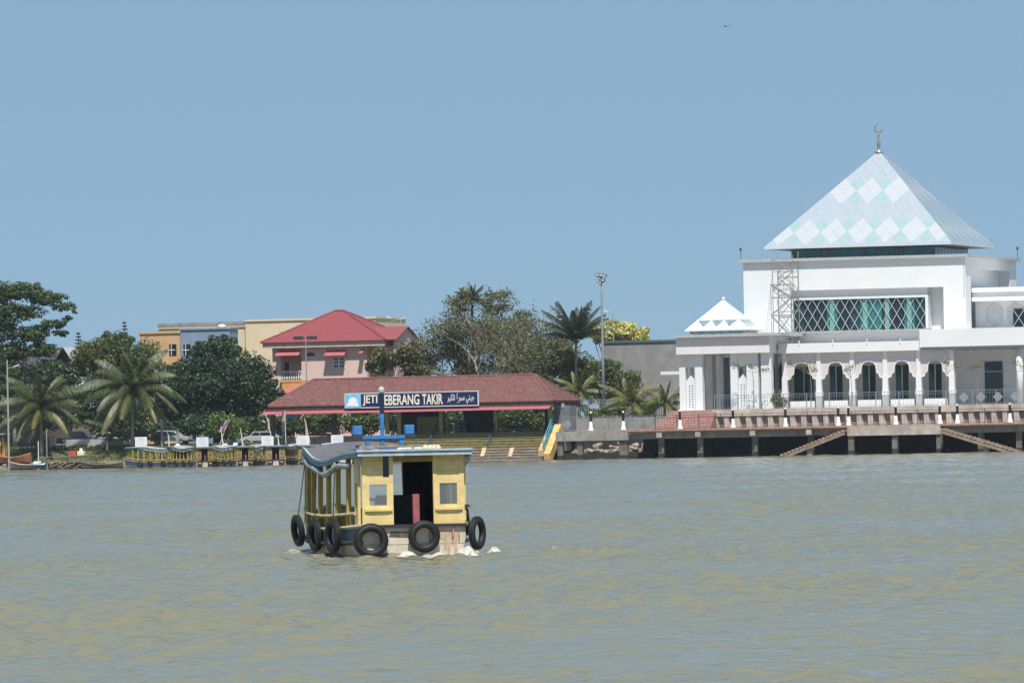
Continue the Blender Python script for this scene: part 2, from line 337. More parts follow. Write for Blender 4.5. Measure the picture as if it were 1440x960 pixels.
for sgn in (1, -1):
    k = -dxb
    while k < (b1 - b0) + dxb:
        x0 = b0 + k; x1 = x0 + dxb; pts = []
        t0 = max(0, (b0 - x0) / dxb); t1 = min(1, (b1 - x0) / dxb)
        if t1 - t0 > .05:
            za, zc = (bz0, bz1) if sgn > 0 else (bz1, bz0)
            p = (x0 + dxb * t0, 18.3 + .03 * sgn, za + (zc - za) * t0); p2 = (x0 + dxb * t1, 18.3 + .03 * sgn, za + (zc - za) * t1)
            part(bay, 'lattice_bar', bm().beam(p, p2, .04, .055), mat('lattice_white', (.50, .51, .52), .5, .05))
        k += per
# right wing with the hexagon lattice wall
VW = VB + 3.2; wz1 = qz(1400, 404, VW); wz0 = qz(1400, 423, VW); wz2 = qz(1400, 461, VW)
wing = bm(); wing.box(uR + .02, uR + 16, VW, VW + 14, wz0, wz1 - .5); wing.box(uR + .02, uR + 16, VW - .35, VW + 14, wz1 - .5, wz1); wing.box(uR + .02, uR + 16, VW - .35, VW, wz0, wz0 + .45)
wing.box(uR + .02, uR + 16, VW + 1.3, VW + 14, FZ, wz0)
part(mosque, 'wing_wall', wing, white)
hx = bm()
for i in range(4):
    cx = uR + 2.2 + i * 2.35; cz = (wz0 + wz2) / 2; R = 1.45
    pts = [(cx + R * .8 * math.sin(k * math.pi / 3), cz + R * math.cos(k * math.pi / 3)) for k in range(6)]
    part(mosque, 'hexagon_panel', bm().prism([(x, z) for x, z in reversed(pts)], VW + 1.25, VW + 1.295), mat('panel_grey', (.60, .61, .62), .7, .08))
part(mosque, 'lattice_window', boxm(qu(1425, VW + 1.2, 445), uR + 12, VW + 1.1, VW + 1.28, qz(1430, 459, VW), qz(1430, 434, VW)), glass_d)
for i in range(4):
    x = qu(1425, VW + 1.2, 445) + i * 1.3; z0 = qz(1430, 459, VW); z1 = qz(1430, 434, VW)
    part(mosque, 'lattice_bar', bm().beam((x, VW + 1.05, z0), (x + 1.3, VW + 1.05, z1), .08), whitep)
    part(mosque, 'lattice_bar', bm().beam((x, VW + 1.0, z1), (x + 1.3, VW + 1.0, z0), .08), whitep)
# drum windows below the pyramid
PH = S * 22.0 / 26 / 2; ze = qz(1339, 340.2, MV - PH); za = qz(1240, 212, MV); DH = PH * .76
part(mosque, 'drum', boxm(MU - DH, MU + DH, MV - DH, MV + DH, zt + .32, ze - .3), mat('drum_grey', (.13, .14, .16), .5, .2))
for i in range(10):
    a = MU - DH + .25 + i * (2 * DH - .5) / 10; c = a + (2 * DH - .5) / 10 - .16
    part(mosque, 'drum_pane', boxm(a, c, MV - DH - .04, MV - DH - .002, zt + .45, ze - .42), glass_t)
    vv = MV - DH + .25 + i * (2 * DH - .5) / 10
    part(mosque, 'drum_pane', boxm(MU + DH + .002, MU + DH + .04, vv, vv + (2 * DH - .5) / 10 - .16, zt + .45, ze - .42), glass_t)
for i in (0, 2.5, 5, 7.5, 10):
    a = MU - DH + i * (2 * DH - .25) / 10; part(mosque, 'drum_pier', boxm(a - .1, a + .35, MV - DH - .14, MV - DH - .045, zt + .32, ze - .3), mat('drum_grey', (.1, .1, .1)))
# pyramid with its diamond panels
pyr = part(mosque, 'pyramid_roof', bm().add([(MU - PH, MV - PH, ze), (MU + PH, MV - PH, ze), (MU + PH, MV + PH, ze), (MU - PH, MV + PH, ze), (MU, MV, za),
    (MU - PH, MV - PH, ze - .24), (MU + PH, MV - PH, ze - .24), (MU + PH, MV + PH, ze - .24), (MU - PH, MV + PH, ze - .24)],
    [(0, 1, 4), (1, 2, 4), (2, 3, 4), (3, 0, 4), (5, 6, 1, 0), (6, 7, 2, 1), (7, 8, 3, 2), (8, 5, 0, 3), (8, 7, 6, 5)]), mat('roof_joint_grey', (.55, .60, .63), .5, .05))
pw = mat('panel_white', (.79, .775, .775), .33, .03, 2, metal=.72); pb = mat('panel_ice_blue', (.69, .73, .755), .32, .04, 2, metal=.76); pt = mat('panel_mint', (.53, .70, .66), .33, .05, 2, metal=.72)
def diamonds(corner0, corner1, apex, nrm, root, N=7):
    c0 = Vector(corner0); c1 = Vector(corner1); ap = Vector(apex); mid = (c0 + c1) / 2; ex = (c1 - c0) / (2 * N); ey = (ap - mid) / N
    P = lambda x, h: mid + ex * x + ey * h
    g = .016
    for hh in range(0, 2 * N):
        h = hh / 2; x = -(N - .5 - h)
        while x <= N - .5 - h + 1e-6:
            whi = any(abs(x - cx) + abs(h - ch) <= .55 for ch, xs in ((1, (-6, -4, -2, 0, 2, 4, 6)), (4, (-2, 0, 2))) for cx in xs)
            tea = (h in (.5, 1.5) and abs(x) % 2 == 1) or (h in (3.5, 4.5) and abs(x) == 1)
            k = .5 - g
            poly = [P(x, h - k), P(x + k, h), P(x, h + k), P(x - k, h)] if h > 0 else [P(x + k, .02), P(x, k), P(x - k, .02)]
            jit = random.uniform(.03, .045)
            part(root, 'roof_panel', bm().plate(poly, nrm, jit), pw if whi else pt if tea else pb)
            x += 1
fn = Vector((0, -(za - ze), PH)).normalized(); rn = Vector((za - ze, 0, PH)).normalized()
diamonds((MU - PH, MV - PH, ze), (MU + PH, MV - PH, ze), (MU, MV, za), fn, pyr)
diamonds((MU + PH, MV - PH, ze), (MU + PH, MV + PH, ze), (MU, MV, za), rn, pyr)
fin = bm(); fz = za - .25; sc = 1 / 12.2
fin.lathe([(.5, 0), (.52, .12), (.14, .2), (.12, .5), (.25, .95), (.21, 1.25), (.1, 1.7), (.08, 2.0), (.16, 2.1), (.08, 2.2), (.04, 2.3)], (MU, MV, fz), 10)
f1 = part(mosque, 'finial', fin, mat('finial_metal', (.45, .42, .38), .35, .1, metal=.7), smooth=True)
cr = bm(); n = 14; outer = []; inner = []
for i in range(n + 1):
    t = math.radians(50 + 280 * i / n + 40); outer.append((MU + .52 * math.cos(t), fz + 2.72 + .52 * math.sin(t)))
    wd = .2 * math.sin(math.pi * i / n) ** .7; inner.append((MU + (.52 - wd) * math.cos(t), fz + 2.72 + (.52 - wd) * math.sin(t)))
for i in range(n):
    cr.prism([outer[i], outer[i + 1], inner[i + 1], inner[i]][::-1], MV - .07, MV + .07)
part(f1, 'crescent', cr, MATS['finial_metal'])
for px in (1044.5, 1432):
    uu = uL - .2 if px < 1200 else uR + .2; vv = VB - .2 if px < 1200 else VB + S
    part(mosque, 'roof_light', bm().tube([(uu, vv, zt + .3), (uu, vv, zt + 1.35)], .035, 6).lathe([(.05, 0), (.13, .1), (.13, .3), (.04, .4)], (uu, vv, zt + 1.3), 8), darkm)
# arcade
VA = 13.0; colpx = (1104, 1152, 1199, 1245.5, 1292.5, 1339)
cu = [qu(p, VA, 530) for p in colpx]; zf0 = qz(1200, 494.5, VA); zf1 = qz(1200, 481, VA)
uE = qu(1296, VA, 480)
part(mosque, 'arcade_roof', bm().box(qu(1097, VA, 490), uE, VA - .7, VB + 1.6, zf0, zf1), white)
for p in (1126, 1173, 1221, 1268):
    part(mosque, 'roof_spout', bm().tube([(qu(p, VA, 480), VA - .72, zf1 - .25), (qu(p, VA, 480), VA - .72, zf1 + .3)], .07, 6), whitep)
por = bm(); pz0 = qz(1370, 486.5, VA); pz1 = qz(1370, 461.5, VA); por.box(uE + .01, qu(1490, VA, 480), VA - 1.0, VB + 3, pz0, pz1); part(mosque, 'portico_roof', por, white)
zs = qz(1220, 537, VA); zap = qz(1220, 507.5, VA); rel = [(0, 0), (.28, .05), (.42, .2), (.47, .42), (.47, .55), (.62, .62), (.65, .76), (.86, .82), (.93, 1.0)]
jali = mat('arch_screen_pink_white', (.62, .57, .55), .75, .1, 9, .35, fine=22)
for i in range(5):
    a, c = cu[i], cu[i + 1]; m_ = (a + c) / 2; hw = (c - a) / 2
    arch = bm()
    for sg in (-1, 1):
        for (x0, y0), (x1, y1) in zip(rel[:-1], rel[1:]):
            xa, xb_ = m_ + sg * hw * x0, m_ + sg * hw * x1; z0_, z1_ = zap - (zap - zs) * y0, zap - (zap - zs) * y1
            if abs(xa - xb_) < 1e-4: continue
            if sg > 0: arch.prism([(xa, z0_), (xb_, z1_), (xb_, zf0), (xa, zf0)], VA - .1, VA + .12)
            else: arch.prism([(xb_, z1_), (xa, z0_), (xa, zf0), (xb_, zf0)], VA - .1, VA + .12)
    ao = part(mosque, 'arch', arch, jali)
    tr = bm()
    for sg in (-1, 1):
        pp = [(m_ + sg * hw * x, VA - .13, zap - (zap - zs) * y) for x, y in rel]
        for p0, p1 in zip(pp[:-1], pp[1:]): tr.beam(p0, p1, .09, .09, (0, 1, 0))
    part(ao, 'arch_trim', tr, whitep)
for i, x in enumerate(cu):
    c = bm(); zb_ = qz(1220, 556, VA); zc_ = qz(1220, 535, VA)
    c.box(x - .24, x + .24, VA - .24, VA + .24, zc_ + .6, zf0); c.box(x - .36, x + .36, VA - .36, VA + .36, zb_, zb_ + .55); c.box(x - .30, x + .30, VA - .3, VA + .3, zb_ + .55, zc_ + .6)
    part(mosque, 'column', c, whitep); part(mosque, 'pedestal', boxm(x - .33, x + .33, VA - .33, VA + .33, FZ, zb_), mat('pedestal_grey', (.42, .44, .45), .8, .1))
    if i < 5: part(mosque, 'low_wall', boxm(x + .55, cu[i + 1] - .55, VA - .12, VA + .1, FZ + .02, qz(1220, 562, VA)), whitep)
c = bm(); x = qu(1434, VA, 530); c.tube([(x, VA, FZ), (x, VA, pz0)], .4, 12); part(mosque, 'column', c, whitep, True)
bw = bm(); bw.box(qu(1086, 17.5), un0, 17.7, 17.99, FZ, zf0); bw.box(un0, un1 + 14, 17.7, 19.5, FZ, zf0 - .01); part(mosque, 'inner_wall', bw, mat('inner_wall_pale', (.66, .65, .66), .8, .05))
for i in range(5):
    a, c = cu[i], cu[i + 1]; m0_ = (a + c) / 2 - 1.15; d0 = m0_ - (.75 if i else 1.0); d1 = m0_ + (.75 if i else 1.3); zt_ = qz(1220, 514, 17.6); o2 = qu(1200, 17.6) - qu(1200, VA); o2 = 0
    dw = part(mosque, 'glass_door', boxm(d0, d1, 17.6, 17.69, FZ + .3, zt_), mat('green_glass', (.012, .06, .055), .07, .5, .7, spec=.6))
    part(dw, 'door_frame', bm().box((d0 + d1) / 2 - .05, (d0 + d1) / 2 + .05, 17.55, 17.599, FZ + .3, zt_).box(d0 - .1, d0, 17.55, 17.69, FZ, zt_ + .1).box(d1, d1 + .1, 17.55, 17.69, FZ, zt_ + .1), whitep)
pd0 = qu(1386, 17.6); pd1 = qu(1411, 17.6)
dr = part(mosque, 'entrance_door', boxm(pd0, pd1, 17.58, 17.69, FZ, qz(1398, 508, 17.6)), glass_d); part(dr, 'door_frame', boxm(pd0, pd1, 17.52, 17.578, qz(1398, 521.5, 17.6) - .1, qz(1398, 521.5, 17.6)), greyp)
for i in range(9):
    x = qu(1345 + i * 11, VA, 492); part(mosque, 'pergola_slat', bm().beam((x, VA - .6, pz0 - .25), (x + .5, VA + 3.5, pz0 - .25), .22, .3), greyp)
part(mosque, 'portico_beam', boxm(uE + .3, qu(1490, VA, 480), VA - .8, VA - .55, pz0 - .3, pz0 - .002), greyp)
# link bay with two lancets between the pavilion and the arcade
part(mosque, 'link_wall', boxm(qu(1083, 14.5), qu(1104, 14.5) - .2, 14.5, 17.6, FZ, qz(1090, 490, 14.5)), mat('inner_wall_pale', (.6, .6, .6)))
part(mosque, 'link_canopy', boxm(qu(1080, 12.6), qu(1111, 12.6) + .1, 12.6, 14.49, qz(1090, 497, 12.6), qz(1090, 490, 12.6)), white)
for p in (1086.5, 1098):
    x = qu(p, 14.4, 530); z0 = qz(1090, 547, 14.4); z1 = qz(1090, 509, 14.4)
    part(mosque, 'lancet', bm().prism([(x - .25, z0), (x + .25, z0), (x + .25, z1 - .7), (x, z1), (x - .25, z1 - .7)], 14.38, 14.49), glass_d)
# ------------------------------------------------------------------ entrance pavilion
VP = 10.0
pv = thing('entrance_pavilion', 'white pillared pavilion with a small glazed pyramid roof beside the mosque', 'pavilion', (qu(1018, VP), VP + 5, FZ))
pa, pc = qu(954, VP, 540), qu(1085, VP, 540); psz0 = qz(1020, 477, 8.2); psz1 = qz(1020, 470.5, 8.2); pzt = qz(1020, 497, VP)
part(pv, 'roof_slab', bm().box(qu(949, 8.8, 472), qu(1098, 8.8, 472), 8.8, VP + 11.5, psz1 - .22, psz1 + .12), mat('grey_slab', (.4, .4, .4)))
part(pv, 'upper_band', bm().box(pa, pc, 9.3, VP + 10.5, pzt, psz1 - .23), mat('pale_pink_white', (.72, .69, .68), .75, .05, 1))
segs = [(955.5, 964, 1), (977.5, 988, 1), (1027.5, 1037.5, 1), (1050, 1066.5, 1), (1070.5, 1085, 1)]
for a, b_, k in segs: part(pv, 'pillar', boxm(qu(a, VP, 540), qu(b_, VP, 540), VP, VP + .9, FZ, pzt - .002), whitep)
for a, b_ in ((964, 977.5), (1037.5, 1050)):
    x0, x1 = qu(a, VP, 540), qu(b_, VP, 540); part(pv, 'infill_wall', boxm(x0 + .003, x1 - .003, VP + .12, VP + .6, qz(1000, 516, VP) , pzt - .004), whitep)
    jz1 = qz(1000, 527, VP); jm = (x0 + x1) / 2
    jp = part(pv, 'screen_panel', bm().prism([(x0 + .02, FZ), (x1 - .02, FZ), (x1 - .02, jz1 - .6), (jm, jz1), (x0 + .02, jz1 - .6)], VP + .25, VP + .4), mat('screen_white', (.70, .71, .72), .6, .05))
    for r_ in range(9):
        for c_ in range(2):
            cx = jm + (c_ - .5) * .34; cz = FZ + .4 + r_ * .29
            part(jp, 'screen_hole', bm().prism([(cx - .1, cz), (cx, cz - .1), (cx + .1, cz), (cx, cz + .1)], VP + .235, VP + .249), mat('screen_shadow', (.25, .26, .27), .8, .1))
for dv in (4.5, 9.3):
    for p in (957, 972, 1000, 1013, 1032, 1058, 1078):
        part(pv, 'inner_column', bm().box(qu(p, VP, 540) - .16, qu(p, VP, 540) + .16, VP + dv, VP + dv + .35, FZ, pzt - .003), mat('inner_wall_pale', (.6, .6, .6)))
part(pv, 'back_screen', boxm(qu(985, VP), qu(1060, VP), VP + 10, VP + 10.2, FZ, pzt - .3), mat('grey_blue_wall', (.25, .29, .31), .7, .1))
part(pv, 'ceiling', boxm(pa + .1, pc - .1, VP + .95, VP + 10.4, pzt - .06, pzt - .002), mat('inner_wall_pale', (.6, .6, .6)))
ku, kv = qu(1018, VP + 4.2, 460), VP + 4.2; kh = 3.55; kz = qz(1018, 463.5, VP + 1); kz1 = qz(1018, 420.5, kv)
part(pv, 'lantern_drum', boxm(ku - kh * .86, ku + kh * .86, kv - kh * .86, kv + kh * .86, psz1 + .12, kz - .1), mat('drum_light', (.3, .38, .38), .3, .2))
for i in range(5):
    x = ku - kh * .8 + i * kh * .32; part(pv, 'drum_pane', boxm(x + .1, x + kh * .32 - .1, kv - kh * .86 - .05, kv - kh * .86 - .002, psz1 + .2, kz - .16), mat('pale_glass', (.35, .48, .46), .15, .2))
kp = part(pv, 'pyramid_roof', bm().add([(ku - kh, kv - kh, kz), (ku + kh, kv - kh, kz), (ku + kh, kv + kh, kz), (ku - kh, kv + kh, kz), (ku, kv, kz1), (ku - kh, kv - kh, kz - .1), (ku + kh, kv - kh, kz - .1), (ku + kh, kv + kh, kz - .1), (ku - kh, kv + kh, kz - .1)],
    [(0, 1, 4), (1, 2, 4), (2, 3, 4), (3, 0, 4), (5, 6, 1, 0), (6, 7, 2, 1), (7, 8, 3, 2), (8, 5, 0, 3), (8, 7, 6, 5)]), mat('panel_ice', (.60, .66, .69), .3, .03, 2))
part(kp, 'roof_cap', bm().lathe([(.16, -.1), (.2, .05), (.12, .2), (.03, .25)], (ku, kv, kz1), 8), whitep)
def tri_win(c0, c1, nrm, root):
    c0 = Vector(c0); c1 = Vector(c1); ap = Vector((ku, kv, kz1)); mid = (c0 + c1) / 2; ex = (c1 - c0) / 2; ey = ap - mid; P = lambda x, h: mid + ex * x + ey * h
    for i in range(3):
        x = -.42 + .42 * i; part(root, 'skylight', bm().plate([P(x, .10), P(x + .2, .31), P(x - .2, .31)], nrm, .03), mat('skylight_glass', (.20, .28, .275), .15, .3))
    part(root, 'panel_seam', bm().plate([P(-.69, .325), P(.69, .325), P(.69, .34), P(-.69, .34)], nrm, .03), whitep)
k_h = kz1 - kz
tri_win((ku - kh, kv - kh, kz), (ku + kh, kv - kh, kz), Vector((0, -k_h, kh)).normalized(), kp); tri_win((ku + kh, kv - kh, kz), (ku + kh, kv + kh, kz), Vector((k_h, 0, kh)).normalized(), kp)
# ------------------------------------------------------------------ scaffold tower against the mosque
sv = 16.6; sc_ = thing('scaffold_tower', 'tall rusty steel scaffold tower with cross braces against the white mosque wall', 'scaffolding', (qu(1100, sv), sv, zf1))
sx0, sx1 = qu(1087, sv, 420), qu(1115.5, sv, 420); sz0 = zf1; sz1 = qz(1100, 352, sv); rust = mat('scaffold_steel', (.28, .25, .23), .6, .3, 10)
for x in (sx0, sx1):
    for y in (sv, sv + 1.1): part(sc_, 'standard', bm().tube([(x + .35 * (y > sv), y, sz0), (x + .35 * (y > sv), y, sz1 - random.uniform(0, .9))], .045, 6), rust)
lv = [qz(1100, p, sv) for p in (477, 438, 407, 382, 364)]
for i, z in enumerate(lv):
    part(sc_, 'ledger', bm().tube([(sx0, sv, z), (sx1, sv, z)], .035, 5), rust); part(sc_, 'ledger', bm().tube([(sx0 + .35, sv + 1.1, z), (sx1 + .35, sv + 1.1, z)], .035, 5), rust)
for i in range(4):
    a, b_ = (sx0, sx1) if i % 2 == 0 else (sx1, sx0); part(sc_, 'brace', bm().tube([(a, sv, lv[i]), (b_, sv, lv[i + 1])], .06, 5), rust)
    part(sc_, 'brace', bm().tube([(b_ + .35, sv + 1.1, lv[i]), (a + .35, sv + 1.1, lv[i + 1])], .035, 5), rust)
for k in range(5):
    part(sc_, 'mesh_strut', bm().tube([(sx0 + .4 + k * .4, sv + .55, lv[2]), (sx0 + .9 + k * .4, sv + .55, lv[3] + .4)], .025, 4), whitep)
part(sc_, 'guy_rope', bm().tube([(sx0, sv, lv[3]), (sx0 - .5, sv - .4, lv[1]), (sx0 - .9, sv - .8, sz0 + .3)], .018, 4), steel)
# ================================================================== TERRACE AND PIER
single('bounce_paving', None, None, (qu(1200, 7), 8, FZ), boxm(qu(952, 9), 140, 7.62, 12.3, FZ - .2, FZ + .012), mat('pale_bounce_floor', (.52, .50, .47), .8, .1, 1.5, .1), kind='structure')  # unseen pale floor added to bounce sunlight up into the arcade
ter = single('terrace', None, None, (qu(1200, 7), 7, 0), bm().box(qu(1001, 7, 590), 140, 7.35, 90, .5, FZ).box(qu(952, 9), qu(1001, 7, 590) - .01, 7.36, 90, .5, FZ - .01), conc, kind='structure')
low = single('planted_terrace', None, None, (qu(880, 9), 9, 0), bm().box(qu(796, 9, 590), qu(952, 9) - .01, 9.2, 60, .5, 4.55), conc, kind='structure')
tw = thing('terrace_wall', 'concrete terrace retaining wall with a stained coping and tapered fins', 'wall', (qu(1220, 7), 7, 3.1))
t0, t1 = qu(1002, 7, 590), qu(1500, 7, 590); cz0 = qz(1220, 581, 6.9); PZ = 3.12
part(tw, 'coping', boxm(t0, t1, 6.75, 7.6, cz0, FZ + .04), concl)
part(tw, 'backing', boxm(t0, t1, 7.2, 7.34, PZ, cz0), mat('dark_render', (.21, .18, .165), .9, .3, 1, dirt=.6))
fm = bm().add([(-.30, -.32, 0), (.30, -.32, 0), (.40, .0, 0), (-.40, 0, 0), (-.36, -.32, cz0 - PZ), (.16, -.32, cz0 - PZ), (.22, 0, cz0 - PZ), (-.40, 0, cz0 - PZ)], [(3, 2, 1, 0), (4, 5, 6, 7), (0, 1, 5, 4), (1, 2, 6, 5), (2, 3, 7, 6), (3, 0, 4, 7)]).mesh(); fm.materials.append(concl)
x = t0 + .4
while x < t1: inst(tw, 'fin', fm, (x, 7.19, PZ)); x += 1.25
rs = thing('red_steps', 'red tiled steps rising from the pier to the terrace', 'steps', (qu(962, 5), 5, PZ))
s0, s1 = qu(921, 5.5, 590), qu(1003.5, 5.5, 590); ns = 11
for i in range(ns):
    a = s0 + max(0, (i - 3)) * .09 + .12 * i; rise = (FZ - PZ) / ns
    part(rs, 'step', boxm(s0 + .14 * i, s1 - (.0 if i > 7 else .02 * i), 3.9 + i * .31, 7.34, PZ + i * rise + .003, PZ + (i + 1) * rise - .05), mat('step_red', (.42, .21, .18), .8, .2, 2, .2, dirt=.6, dirtcol=(.50, .42, .36)))
    part(rs, 'nosing', boxm(s0 + .14 * i, s1 - (.0 if i > 7 else .02 * i), 3.86 + i * .31, 4.3 + i * .31, PZ + (i + 1) * rise - .049, PZ + (i + 1) * rise), mat('nosing_pale', (.58, .40, .35), .8, .15, 2))
# pier
pr = thing('pier', 'long concrete riverside pier on square piles below the terrace', 'pier', (qu(1100, 0), 0, 0))
d0, dm, d1 = qu(782, 0, 606), qu(884, 0, 606), qu(1560, 0, 606)
deckm = mat('pier_deck', (.36, .27, .23), .85, .2, 1.5, .3, dirt=.5, dirtcol=(.2, .16, .13))
part(pr, 'deck', boxm(d0, dm, -.05, 2.3, PZ - .28, PZ), deckm); part(pr, 'deck', boxm(dm + .005, d1, -.05, 7.19, PZ - .28, PZ), deckm)
part(pr, 'edge_beam', boxm(d0, dm - .01, -.25, .4, qz(830, 619.5, -.2), PZ - .07), conc)
part(pr, 'edge_beam', boxm(dm, qu(1191, 0, 606), .7, 1.2, PZ - 1.0, PZ - .29), conc)
part(pr, 'edge_beam', boxm(qu(1192, 0, 606), qu(1323, 0, 606), -.2, .5, qz(1255, 611.5, -.2), PZ - .07), concl)
part(pr, 'edge_beam', boxm(qu(1324, 0, 606), d1, .7, 1.2, PZ - 1.0, PZ - .29), conc)
part(pr, 'back_wall', boxm(qu(905, 7), d1, 6.6, 7.1, -1, PZ - .29), mat('shade_black', (.016, .017, .02), .9, .3, 1))  # near black paints the deck's shade onto back wall and rear piles
part(pr, 'edge_line', boxm(dm, d1, -.13, -.051, PZ - .16, PZ + .035), mat('edge_red', (.42, .22, .18), .8, .3, 3, dirt=.6, dirtcol=(.3, .26, .22)))
for p in (789, 817, 878, 928.5, 983, 1060, 1139, 1198, 1259.5, 1322, 1378, 1432):
    wv = .48 if p == 878 else .3; x = qu(p, .4, 630); part(pr, 'pile', boxm(x - wv, x + wv, .0 if p < 884 or 1192 < p < 1323 else .75, .62 if p < 884 or 1192 < p < 1323 else 1.35, -1.2, PZ - .3 if p > 884 else 2.2), mat('pile_concrete', (.17, .155, .135), .9, .3, 1.5, .3, dirt=.9, dirtcol=(.045, .042, .035))); part(pr, 'tide_mark', boxm(x - wv - .012, x + wv + .012, (.0 if p < 884 or 1192 < p < 1323 else .75) - .012, .63 if p < 884 or 1192 < p < 1323 else 1.36, -.8, .42 + random.uniform(0, .15)), mat('algae_dark', (.035, .04, .028), .85, .4, 3))
    part(pr, 'pile', boxm(x - .28, x + .28, 4.6, 5.1, -1.2, PZ - .3), MATS['shade_black']) if p > 884 else None
    if p in (928.5, 983, 1060, 1139): part(pr, 'corbel', boxm(x - .3, x + .3, -.04, .7, PZ - .85, PZ - .285), concl)
def pier_steps(p0, y0, p1, y1, n, lab):
    st_ = thing('pier_steps', lab, 'steps', (qu(p1, -.9), -.9, 0)); a = qu(p0, -.9, y0); za_ = qz(p0, y0, -.9); b_ = qu(p1, -.9, y1); zb_ = qz(p1, y1, -.9)
    tm = mat('step_rust', (.36, .25, .18), .85, .3, 2, .3, dirt=.5)
    for i in range(n):
        t = i / n; x0 = a + (b_ - a) * t; x1 = a + (b_ - a) * (i + 1) / n; z = za_ + (zb_ - za_) * t
        part(st_, 'step', boxm(x0 - .05, x1 + .05, -1.7, -.35, z - .2, z), tm)
    part(st_, 'stringer', bm().beam((a, -1.72, za_ - .38), (b_, -1.72, zb_ - .38), .14, .3), mat('stringer_brown', (.27, .21, .16), .85, .3, 2, .2, dirt=.5))
    part(st_, 'landing_post', boxm(a * .45 + b_ * .55 - .28, a * .45 + b_ * .55 + .28, -1.5, -.9, -1, za_ * .45 + zb_ * .55 - .5), conc)
pier_steps(1190, 604, 1099, 640, 17, 'concrete pier steps descending to the water below the pavilion side of the mosque')
pier_steps(1326, 602, 1440, 636, 18, 'rust stained pier steps descending to the water below the portico')
for i, p in enumerate((831, 876.6, 956.3, 1031, 1104.8, 1179, 1193.5, 1260, 1322, 1346.7, 1420.6)):
    x = qu(p, .25, 600); bl = thing('bollard_light', 'black and white flared bollard lamp on the pier edge', 'bollard', (x, .25, PZ), 'bollard lamps along the pier')
    part(bl, 'base', bm().lathe([(.34, 0), (.32, .08), (.2, .55), (.15, 1.0)], (x, .25, PZ), 10), whitep, True); part(bl, 'shaft', bm().lathe([(.14, 1.0), (.14, 1.85), (.17, 1.88)], (x, .25, PZ), 10), darkm, True)
    part(bl, 'lamp_globe', bm().lathe([(.12, 1.88), (.15, 1.98), (.1, 2.08), (.03, 2.12)], (x, .25, PZ), 10), mat('lamp_globe', (.7, .7, .66), .3, .03), True)
def railing(name, label, x0, x1, v, z, h, step, diamond=None, m=steel, base_gap=.12, bw=.022, posts=2.4, group=None):
    t = thing(name, label, 'railing', ((x0 + x1) / 2, v, z), group); part(t, 'top_rail', bm().beam((x0, v, z + h), (x1, v, z + h), .06, .05), m); part(t, 'bottom_rail', bm().beam((x0, v, z + base_gap), (x1, v, z + base_gap), .04, .04), m)
    part(t, 'middle_rail', bm().beam((x0, v, z + h * .82), (x1, v, z + h * .82), .03, .03), m)
    me = boxm(-bw / 2, bw / 2, -bw / 2, bw / 2, base_gap, h).mesh(); me.materials.append(m); pm = boxm(-.035, .035, -.035, .035, 0, h + .05).mesh(); pm.materials.append(m)
    n = int((x1 - x0) / step)
    for i in range(n + 1): inst(t, 'baluster', me, (x0 + i * step, v, z))
    n = max(1, int((x1 - x0) / posts))
    for i in range(n + 1): inst(t, 'post', pm, (x0 + i * (x1 - x0) / n, v, z))
    if diamond:
        for p in diamond:
            cx = qu(p, v, 592); cz = z + h * .5; R = h * .36; part(t, 'diamond_panel', bm().prism([(cx - R, cz), (cx, cz - R), (cx + R, cz), (cx, cz + R)], v - .03, v + .03), m)
    return t
rgm = mat('railing_grey', (.30, .32, .33), .5, .15, 6, metal=.3)
railing('pier_railing', 'grey pier railing with diamond panels beside the jetty', qu(792, .35, 600), qu(918, .35, 600), .35, PZ, 1.55, .30, (797.5, 820, 845, 868, 896), rgm)
railing('pier_railing', 'thin dark pier railing in front of the red steps and fins', qu(922, .35, 600), qu(1322, .35, 600), .35, PZ, 1.55, .34, None, darkm, bw=.016)
railing('pier_railing', 'thin dark pier railing beside the rust stained steps', qu(1347, .35, 600), qu(1500, .35, 600), .35, PZ, 1.55, .34, None, darkm, bw=.016)
railing('terrace_railing', 'grey terrace railing before the arcade with low diamond panels', qu(1005, 7.2, 570), qu(1330, 7.2, 570), 7.2, FZ + .04, 1.55, .30, None, rgm, bw=.02)
tr_ = railing('terrace_railing', 'grey terrace railing with grey diamond panels in front of the portico', qu(1335, 7.2, 570), qu(1500, 7.2, 570), 7.2, FZ + .04, 1.55, .30, (1356, 1380, 1404, 1428), rgm, bw=.02)
single('shade_kerb', 'near black kerb added as painted shade under the open end of the pier', 'kerb', (qu(850, 5), 5.3, -1), boxm(qu(783, 5), qu(918, 5), 5.3, 5.7, -1, .72), mat('painted_shade', (.035, .032, .03), .9, .3))  # added near black box that paints in the shade below the boulders
single('shade_wall', 'near black wall added as painted shade behind the boulders under the pier', 'wall', (qu(850, 8), 8.9, 1), boxm(qu(783, 8), qu(918, 8), 8.9, 9.19, 0, 2.6), MATS['painted_shade'])  # added wall, its near black colour stands for shade behind the boulders
# rocks on the bank under the open part of the pier
rk = [mat('rock_pale', (.33, .29, .24), .9, .25, 3, .5), mat('rock_brown', (.30, .24, .18), .9, .3, 3, .5)]
for i in range(34):
    x = qu(random.uniform(826, 908), 7, 630); v = random.uniform(6.2, 8.4); z = .62 + (v - 6.2) * .42 + random.uniform(0, .22); r = random.uniform(.18, .42); b = bm(); b.lathe([(r * .5, -r * .6), (r, -r * .1), (r * .8, r * .4), (r * .25, r * .65)], (x, v, z), 7)
    b.v = [(a + random.uniform(-.09, .09), c + random.uniform(-.09, .09), d + random.uniform(-.08, .08)) for a, c, d in b.v]
    single('rock', 'rough pale boulder on the bank beneath the open end of the pier', 'rock', (x, v, z - r * .6), b, rk[i % 3 == 0], 'boulders under the pier')
